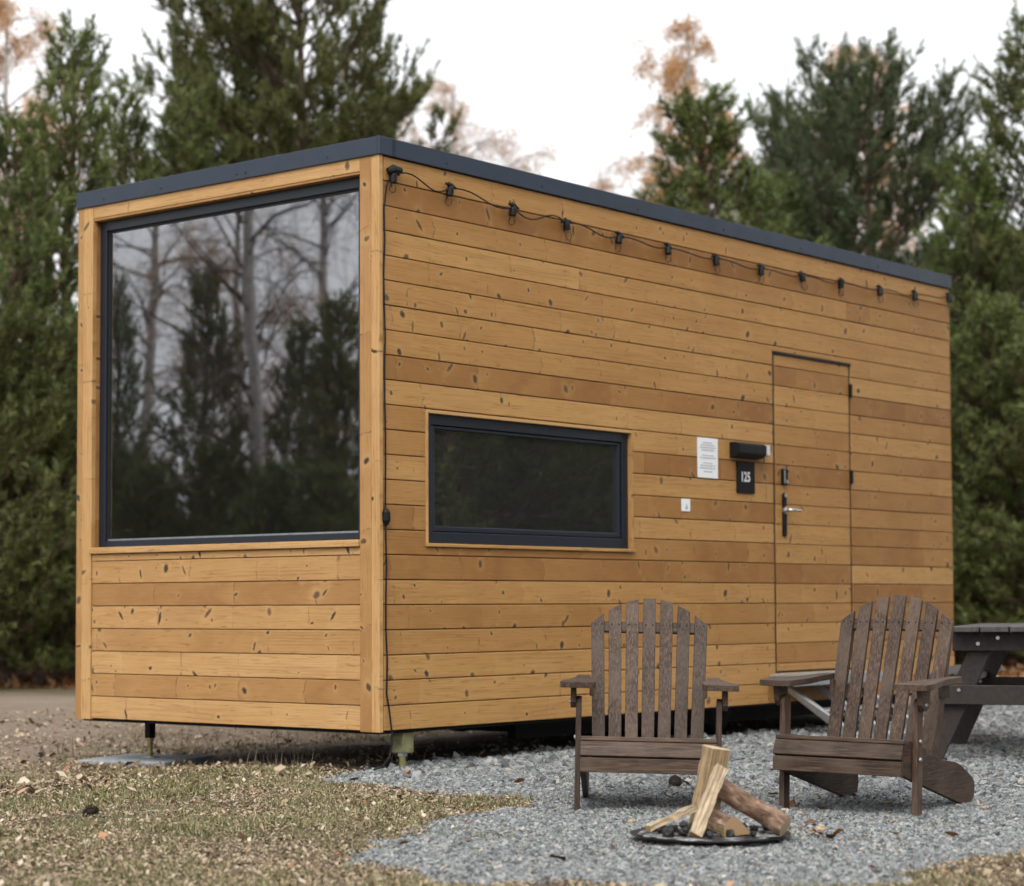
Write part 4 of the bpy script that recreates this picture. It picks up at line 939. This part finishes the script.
def make_pine(seed, Ht, Rm, zlow, shape, els=(-0.05, 0.30, 0.80, 1.15), needle_len=0.095, nper=26, whorl=0.36, shoots_scale=1.0, mat='needle', open_top=0.0):
    rg = np.random.default_rng(seed); root = empty('pine_tree')
    k = 14; tz = np.linspace(0, Ht, k); tx = np.cumsum(rg.normal(0, 0.02, k)); ty = np.cumsum(rg.normal(0, 0.02, k)); tx -= tx[0]; ty -= ty[0]
    tp = np.stack([tx, ty, tz], 1); tr_ = 0.016*Ht*(1-tz/Ht)**0.85+0.010; V_, F_ = tubes_np([(tp, tr_)], 8); np_mesh('trunk', V_, F_, M['bark'], root, True)
    segs = []; sh = []
    z = zlow
    while z < Ht*0.985:
        t = (z-zlow)/(Ht-zlow); nb = rg.integers(4, 7) if t < 0.9 else 4; ph = rg.uniform(0, 6.28)
        for b in range(nb):
            az = ph+b*2*np.pi/nb+rg.normal(0, 0.25); L_ = Rm*shape(t)*rg.uniform(0.60, 1.15)+0.12; el = np.interp(t, [0, 0.4, 0.75, 1.0], els)+rg.normal(0, 0.12)
            base = np.array([np.interp(z, tz, tx), np.interp(z, tz, ty), z]); n = 7; p = [base]; d0 = np.array([np.cos(az)*np.cos(el), np.sin(az)*np.cos(el), np.sin(el)]); st_ = L_/(n-1)
            for i in range(n-1):
                d0 = unit(d0+rg.normal(0, 0.09, 3)+np.array([0, 0, 0.10])); p.append(p[-1]+d0*st_)
            p = np.array(p); rad = np.linspace(0.008+0.007*L_, 0.004, n); segs.append((p, rad))
            sh.append((p[-1]-d0*0.1, d0+np.array([0, 0, 0.3]), 0.22*shoots_scale))
            ns = max(3, int(L_/0.14))
            for s in range(ns):
                f = 0.22+0.78*(s+rg.random())/ns
                if f > 1: f = 0.99
                q = f*(n-1); i = min(int(q), n-2); pp = p[i]+(p[i+1]-p[i])*(q-i); dd = unit(p[i+1]-p[i]); side = unit(np.cross(dd, [0, 0, 1.0]))*(1 if s % 2 else -1)
                sl_ = (0.22+0.42*L_*(1-f)*0.7)*rg.uniform(0.7, 1.2); sd = unit(dd*0.75+side*rg.uniform(0.5, 1.0)+np.array([0, 0, rg.uniform(0.0, 0.55)])); e = pp+sd*sl_; e2 = e+unit(sd+np.array([0, 0, 0.5]))*sl_*0.3
                segs.append((np.array([pp, e, e2]), np.array([0.007, 0.005, 0.004])))
                m = max(1, int(sl_/0.13))
                for j in range(m):
                    o = pp+(e-pp)*(0.45+0.55*(j+rg.random())/m); sh.append((o, unit(sd*0.8+rg.normal(0, 0.45, 3)+np.array([0, 0, 0.55])), rg.uniform(0.12, 0.22)*shoots_scale))
                sh.append((e, unit(sd*0.7+np.array([0, 0, 0.7])+rg.normal(0, 0.2, 3)), rg.uniform(0.16, 0.28)*shoots_scale))
        z += whorl*rg.uniform(0.8, 1.2)*(1-0.3*t)
    top = tp[-1]; sh.append((top-np.array([0, 0, 0.35]), np.array([0, 0, 1.0]), 0.45)); sh.append((top-np.array([0, 0, 0.7]), np.array([0.05, 0, 1.0]), 0.4))
    for a in range(5): sh.append((top-np.array([0, 0, 0.40]), np.array([np.cos(a*1.26)*0.6, np.sin(a*1.26)*0.6, 1.0]), 0.30))
    V_, F_ = tubes_np(segs, 4); np_mesh('branches', V_, F_, M['bark'], root)
    O = np.array([s[0] for s in sh]); D = unit(np.array([s[1] for s in sh], float)); Ls = np.array([s[2] for s in sh]); S = len(O); N = nper
    tt_ = rg.random((S, N)); az = rg.uniform(0, 2*np.pi, (S, N)); ang = rg.uniform(0.45, 1.05, (S, N)); X_ = unit(np.cross(D, np.where(np.abs(D[:, 2:3]) > 0.9, [[1.0, 0, 0]], [[0, 0, 1.0]]))); Y_ = np.cross(D, X_)
    perp = X_[:, None]*np.cos(az)[..., None]+Y_[:, None]*np.sin(az)[..., None]; nd = D[:, None]*np.cos(ang)[..., None]+perp*np.sin(ang)[..., None]
    b = O[:, None]+D[:, None]*(tt_*Ls[:, None])[..., None]; tip = b+nd*(needle_len*rg.uniform(0.75, 1.2, (S, N)))[..., None]; w = unit(np.cross(nd, rg.normal(size=(S, N, 3))))*0.0090
    P = np.stack([b-w, b+w, tip], 2).reshape(-1, 3); np_mesh('crown', P, np.arange(len(P)).reshape(-1, 3), M[mat], root)
    return root, S
sh_open = lambda t: (1-t)**0.62*min(1, 0.75+t)
sh_round = lambda t: max(0.12, (1-t**4.5)**0.55)
sh_cone = lambda t: (1-t)**0.85
PINES = {}
spec = {'leader': dict(seed=1, Ht=7.0, Rm=1.55, zlow=0.25, shape=sh_open, whorl=0.42), 'round': dict(seed=2, Ht=9.2, Rm=2.5, zlow=0.6, els=(-0.05, 0.2, 0.45, 0.65), nper=32, shoots_scale=1.15, shape=sh_round, whorl=0.36),
        'cone': dict(seed=3, Ht=6.4, Rm=1.9, zlow=0.2, shape=sh_cone, whorl=0.33), 'roundblue': dict(seed=4, Ht=8.8, Rm=2.3, zlow=0.5, els=(-0.05, 0.2, 0.45, 0.65), nper=32, shoots_scale=1.15, shape=sh_round, whorl=0.42, mat='needle_dk'),
        'tall': dict(seed=5, Ht=9.5, Rm=2.3, zlow=0.3, shape=sh_open, whorl=0.42), 'bushy': dict(seed=6, Ht=4.6, Rm=1.9, zlow=0.12, shape=sh_open, whorl=0.27)}
for k, s in spec.items(): PINES[k] = [make_pine(**s)[0], s['Ht'], 0]
def place_pine(kind, x, y, h, wide, rot, label, group, z=0.0, lean=0.0):
    p = PINES[kind]; r = p[0] if p[2] == 0 else copy_tree(p[0]); p[2] += 1
    s = h/p[1]; r.location = (x, y, z); r.scale = (s*wide, s*wide, s); r.rotation_euler = (lean, 0, rot); tag(r, label, 'pine tree', group); return r
BACK = [ # kind, column, distance, height, width, rotation, label
    ('leader', 64, 24.0, 7.15, 1.0, 0.4, 'open topped pine with a tall pointed leader, above the left roof corner'),
    ('leader', 14, 23.0, 6.0, 1.05, 2.3, 'lower pine at the very left edge of the picture, in front of the orange birch'),
    ('leader', 128, 26.5, 7.0, 0.95, 4.1, 'thin topped pine between the pointed left pine and biggest rounded pine'),
    ('tall', 178, 27.0, 7.2, 1.25, 1.0, 'bushy shouldered pine just left of the big rounded pine'),
    ('round', 300, 29.0, 10.2, 0.95, 0.3, 'biggest rounded pine, cut by the top of the picture'),
    ('round', 232, 30.5, 8.9, 0.8, 3.4, 'tall pine merged into the left flank of the biggest rounded pine'),
    ('cone', 338, 28.5, 6.6, 0.8, 2.0, 'short pine tucked against the right flank of the biggest rounded pine'),
    ('bushy', 40, 22.6, 3.6, 1.0, 0.0, 'low bushy pine at the foot of the left trees, by the left wall edge'),
    ('bushy', -30, 22.0, 4.0, 1.1, 1.9, 'low dark pine at the lower left edge of the picture'),
    ('bushy', 112, 24.5, 3.9, 1.1, 3.7, 'low bushy pine mostly hidden by the left corner of the house'),
    ('cone', 712, 29.5, 7.7, 1.45, 0.8, 'cone shaped young pine in front of the large orange birch'),
    ('roundblue', 872, 32.0, 8.8, 0.95, 0.5, 'broad blue green pine behind the right end of the roof'),
    ('roundblue', 812, 34.0, 8.7, 0.75, 2.6, 'blue green pine forming the left shoulder of the broad right pine'),
    ('cone', 768, 31.0, 6.9, 1.2, 3.0, 'small dark pine between the cone shaped pine and the broad right pine'),
    ('tall', 1040, 29.0, 8.6, 1.35, 5.0, 'green pine cut off by the right edge of the picture'),
    ('leader', 972, 28.5, 6.6, 1.15, 5.2, 'thin topped pine in the gap right of the house'),
    ('bushy', 990, 27.0, 4.3, 1.25, 4.4, 'low bushy pine right of the house wall, behind the picnic table'),
    ('bushy', 1062, 26.0, 4.0, 1.3, 5.6, 'low bushy pine at the right edge, beyond the picnic table'),
    ('bushy', 930, 29.5, 4.6, 1.2, 2.2, 'low pine half hidden behind the far end of the house'),
    ('cone', 1010, 33.0, 6.4, 1.2, 1.2, 'mid height pine behind the low pines right of the house')]
for (kind, u, d, h, w, rot, lab) in BACK:
    x, y = bearing(u, d); place_pine(kind, x, y, h, w, rot, lab, 'pines behind the house')
# pines out of the frame, which the two windows mirror and which shade the right side
SIDEP = [('round', 7.5, -5.8), ('cone', 9.0, -8.2), ('round', 12.0, -8.6), ('tall', 10.5, -10.5), ('bushy', 8.4, -7.0), ('bushy', 10.2, -6.4), ('roundblue', 14.5, -12.5), ('bushy', 12.0, -7.0)]
for i, (kind, x, y) in enumerate(SIDEP):
    place_pine(kind, x, y, {'round': 8.5, 'cone': 6.0, 'tall': 9.0, 'bushy': 4.3, 'roundblue': 9.5}[kind], 1.05, i*1.3, 'dark pine mirrored in the low side window', 'pines mirrored in the side window')
MIRP = [('leader', -11.0, 13.3, 5.0, 1.0), ('leader', -10.2, 10.1, 4.3, 1.1), ('tall', -12.8, 17.2, 5.6, 0.85), ('bushy', -9.5, 10.5, 2.3, 1.1), ('bushy', -10.0, 11.9, 2.6, 1.1), ('bushy', -10.8, 14.8, 2.7, 1.2), ('bushy', -11.5, 16.4, 2.6, 1.2), ('bushy', -9.8, 13.0, 2.4, 1.1), ('bushy', -9.0, 9.2, 2.2, 1.1), ('cone', -15.0, 15.5, 5.0, 1.0)]
for i, (kind, x, y, h, w) in enumerate(MIRP):
    place_pine(kind, x, y, h, w, i*1.7+0.4, 'pine mirrored in the large front window', 'pines mirrored in the front window')

def make_birch(seed, Ht, Rm, leaves, leafcol, droop=0.5, zlow=0.25, twigs=2):
    rg = np.random.default_rng(seed); root = empty('birch_tree'); k = 16; tz = np.linspace(0, Ht, k); tx = np.cumsum(rg.normal(0.01, 0.035, k)); ty = np.cumsum(rg.normal(0, 0.035, k)); tx -= tx[0]; ty -= ty[0]
    tp = np.stack([tx, ty, tz], 1); V_, F_ = tubes_np([(tp, 0.0125*Ht*(1-tz/Ht)**0.8+0.012)], 8); np_mesh('trunk', V_, F_, M['birchbark'], root, True)
    segs = []; lp = []; z = Ht*zlow
    while z < Ht*0.97:
        t = (z/Ht-zlow)/(1-zlow); az = rg.uniform(0, 6.28); L_ = Rm*(math.sin(math.pi*min(1, 0.25+0.75*t))**0.7+0.05)*rg.uniform(0.6, 1.1); el = rg.uniform(0.5, 1.0); n = 8
        d = np.array([np.cos(az)*np.cos(el), np.sin(az)*np.cos(el), np.sin(el)]); p = [np.array([np.interp(z, tz, tx), np.interp(z, tz, ty), z])]
        for i in range(n-1): d = unit(d+rg.normal(0, 0.12, 3)+np.array([0, 0, -0.05-droop*0.22*i/n])); p.append(p[-1]+d*L_/(n-1))
        p = np.array(p); segs.append((p, np.linspace(0.008+0.010*L_, 0.004, n)))
        for s in range(int(5+L_*3.2*twigs)):
            f = rg.uniform(0.25, 1)*(n-1); i = min(int(f), n-2); o = p[i]+(p[i+1]-p[i])*(f-i); dd = unit(unit(p[i+1]-p[i])*0.6+rg.normal(0, 0.6, 3)); tl = rg.uniform(0.35, 0.95)*(0.5+0.3*L_); q = [o]
            for j in range(4): dd = unit(dd+np.array([0, 0, -droop*0.45])+rg.normal(0, 0.12, 3)); q.append(q[-1]+dd*tl/4)
            q = np.array(q); segs.append((q, np.linspace(0.005, 0.0025, 5)))
            if leaves:
                m = rg.poisson(leaves); ff = rg.uniform(0.2, 1, m)*4; ii = np.minimum(ff.astype(int), 3); lp.append(q[ii]+(q[ii+1]-q[ii])*(ff-ii)[:, None]+rg.normal(0, 0.085, (m, 3)))
        z += rg.uniform(0.10, 0.22)*(Ht/9)
    V_, F_ = tubes_np(segs, 3); np_mesh('branches', V_, F_, M['twig'], root)
    if leaves:
        c = np.concatenate(lp); n = len(c); a = unit(rg.normal(size=(n, 3))); b = unit(np.cross(a, rg.normal(size=(n, 3)))); s = rg.uniform(0.016, 0.034, (n, 1))
        P = np.stack([c-a*s, c-b*s*0.7, c+a*s, c+b*s*0.7], 1).reshape(-1, 3); np_mesh('crown', P, np.arange(len(P)).reshape(-1, 4), leafcol, root)
    return root
def birchleaf(name, c1, c2):
    g = G(name); r = g.rnd(); c = g.mix(r, c1, c2); d = g.n('BsdfDiffuse', {'Color': c}); t = g.n('BsdfTranslucent', {'Color': c}); mx = g.n('MixShader', {0: 0.45}); g.nt.links.new(d.outputs[0], mx.inputs[1]); g.nt.links.new(t.outputs[0], mx.inputs[2]); g.nt.links.new(mx.outputs[0], g.out.inputs[0]); return g.m
bl_o = birchleaf('orange birch leaves', (0.46, 0.25, 0.10), (0.62, 0.40, 0.21)); bl_p = birchleaf('pale autumn leaves', (0.52, 0.38, 0.28), (0.66, 0.52, 0.42))
B1 = make_birch(11, 12.6, 2.4, 75, bl_o, 0.75, 0.22); B2 = make_birch(12, 12.0, 2.8, 40, bl_p, 0.55, 0.2); B3 = make_birch(13, 10.5, 2.6, 0, None, 0.25, 0.10, 3)
used = {}
def place_birch(proto, H0, u, d, h, w, rot, lab, group='birches behind the pines', xy=None):
    r = proto if id(proto) not in used else copy_tree(proto); used[id(proto)] = 1; x, y = xy if xy else bearing(u, d)
    r.location = (x, y, 0); s = h/H0; r.scale = (s*w, s*w, s); r.rotation_euler = (0, 0, rot); tag(r, lab, 'birch tree', group); return r
place_birch(B1, 12.6, 678, 40, 12.1, 0.85, 0.3, 'tall birch with drooping orange leaves behind the cone shaped pine')
place_birch(B1, 12.6, 728, 44, 11.3, 0.8, 2.0, 'second orange birch, lower, right beside the tall one')
place_birch(B1, 12.6, 862, 46, 13.2, 0.9, 4.0, 'orange birch showing above and through the broad right pine')
place_birch(B1, 12.6, 2, 36, 11.4, 0.8, 5.0, 'orange birch at the upper left edge behind the pines')
place_birch(B2, 12.0, 455, 58, 15.2, 1.0, 1.0, 'pale thin birch in the open sky right of the biggest rounded pine')
place_birch(B2, 12.0, 420, 60, 15.2, 0.8, 2.5, 'faint birch partly hidden by the right flank of the biggest rounded pine')
place_birch(B2, 12.0, 600, 72, 15.5, 1.1, 4.2, 'faintest birch low above the middle of the roof')
place_birch(B3, 10.5, 0, 0, 10.5, 0.75, 0.6, 'bare white trunked birch mirrored in the large front window', 'birch mirrored in the front window', (-10.35, 11.7))
for k, (proto, H0, x, y, h) in enumerate(((B3, 10.5, -15.8, 15.6, 9.5), (B3, 10.5, -16.5, 20.8, 10.5))):
    place_birch(proto, H0, 0, 0, h, 1.0, k*1.3+0.5, 'bare birch mirrored at the back of the large front window', 'bare birches mirrored in the front window', (x, y))
for k, (proto, H0, x, y, h) in enumerate(((B2, 12.0, -15.2, 17.0, 9.0), (B1, 12.6, -12.6, 11.7, 5.0))):
    place_birch(proto, H0, 0, 0, h, 1.0, k*1.1+0.2, 'birch with brown autumn leaves mirrored in the large front window', 'leafy birches mirrored in the front window', (x, y))
# far wood beyond: one mass
def far_wood():
    rg = np.random.default_rng(5); Ps, k = [], 0
    for i in range(120):
        if i < 85: u = rg.uniform(-120, 1150); d = rg.uniform(42, 62); x, y = bearing(u, d); hmax = 5.0 if 395 < u < 660 else 7.5
        else: a = rg.uniform(-2.6, -0.35); r_ = rg.uniform(24, 34); x, y = r_*math.cos(a)+2, r_*math.sin(a); hmax = 9
        h = hmax*rg.uniform(0.65, 1.0); n = 700; t = rg.random(n)**0.8; az = rg.uniform(0, 6.28, n); rr = (0.30*h*(1-t)**0.7)*np.sqrt(rg.random(n)); c = np.stack([x+rr*np.cos(az), y+rr*np.sin(az), 0.1+t*h], 1)
        a = unit(rg.normal(size=(n, 3))+np.array([0, 0, 0.6])); b = unit(np.cross(a, rg.normal(size=(n, 3)))); s = rg.uniform(0.12, 0.26, (n, 1)); Ps.append(np.stack([c-b*s*0.22, c+b*s*0.22, c+a*s*1.6], 1).reshape(-1, 3))
    P = np.concatenate(Ps); o = np_mesh('distant_wood', P, np.arange(len(P)).reshape(-1, 3), M['needle_dk']); tag(o, 'dark mass of distant pines closing the view behind the nearer trees', 'wood', kind='stuff')
far_wood()
# brown undergrowth at the foot of the trees
def undergrowth():
    rg = np.random.default_rng(15); segs = []
    for i in range(420):
        u = rg.choice([rg.uniform(-60, 140), rg.uniform(930, 1100)]); d = rg.uniform(24, 32) if u < 500 else rg.uniform(28, 38); x, y = bearing(u, d)
        for k in range(4):
            a = rg.uniform(0, 6.28); h = rg.uniform(0.4, 1.3); l = h*rg.uniform(0.1, 0.6); p = np.array([[x, y, 0], [x+np.cos(a)*l*.4, y+np.sin(a)*l*.4, h*.6], [x+np.cos(a)*l, y+np.sin(a)*l, h]]); segs.append((p, np.array([0.008, 0.006, 0.003])))
    V_, F_ = tubes_np(segs, 3); o = np_mesh('undergrowth', V_, F_, M['twig']); tag(o, 'brown leafless scrub at the foot of the trees', 'scrub', kind='stuff')
undergrowth()

# ================================================================== LIGHT
w = bpy.data.worlds.new('World'); sc.world = w; w.use_nodes = True; nt = w.node_tree; nt.nodes.clear()
SUN_EL, SUN_AZ = R(46), math.atan2(-0.50, -0.86)       # direction towards the sun on the ground
sky = nt.nodes.new('ShaderNodeTexSky'); sky.sky_type = 'NISHITA'; sky.sun_disc = False; sky.sun_elevation = SUN_EL; sky.sun_rotation = math.pi/2-SUN_AZ; sky.dust_density = 4; sky.air_density = 1.0
hs = nt.nodes.new('ShaderNodeHueSaturation'); hs.inputs['Saturation'].default_value = 0.12; nt.links.new(sky.outputs[0], hs.inputs['Color'])
mx = nt.nodes.new('ShaderNodeMix'); mx.data_type = 'RGBA'; mx.inputs[0].default_value = 0.72; nt.links.new(hs.outputs[0], mx.inputs[6]); mx.inputs[7].default_value = (9.6, 9.75, 10.0, 1)
bg = nt.nodes.new('ShaderNodeBackground'); bg.inputs['Strength'].default_value = 0.10; nt.links.new(mx.outputs[2], bg.inputs[0]); wo = nt.nodes.new('ShaderNodeOutputWorld'); nt.links.new(bg.outputs[0], wo.inputs[0])
sd = bpy.data.lights.new('sun', 'SUN'); sd.energy = 1.4; sd.angle = R(35); sd.color = (1.0, 0.97, 0.92); so = bpy.data.objects.new('sun', sd); col.objects.link(so)
dirv = Vector((-math.cos(SUN_EL)*math.cos(SUN_AZ), -math.cos(SUN_EL)*math.sin(SUN_AZ), -math.sin(SUN_EL))); so.rotation_euler = dirv.to_track_quat('-Z', 'Y').to_euler()
sc.view_settings.view_transform = 'Standard'; sc.view_settings.look = 'None'; sc.view_settings.gamma = 1; sc.view_settings.exposure = 0.72; sc.view_settings.use_curve_mapping = False
sc.render.engine = 'CYCLES'; sc.cycles.use_adaptive_sampling = True; sc.cycles.adaptive_threshold = 0.03; sc.cycles.max_bounces = 4; sc.cycles.diffuse_bounces = 3; sc.cycles.transparent_max_bounces = 12; sc.cycles.use_denoising = True; sc.cycles.caustics_reflective = False; sc.cycles.caustics_refractive = False
print('STONES', N_STONES, 'faces', sum(len(o.data.polygons) for o in bpy.data.objects if o.type == 'MESH'))
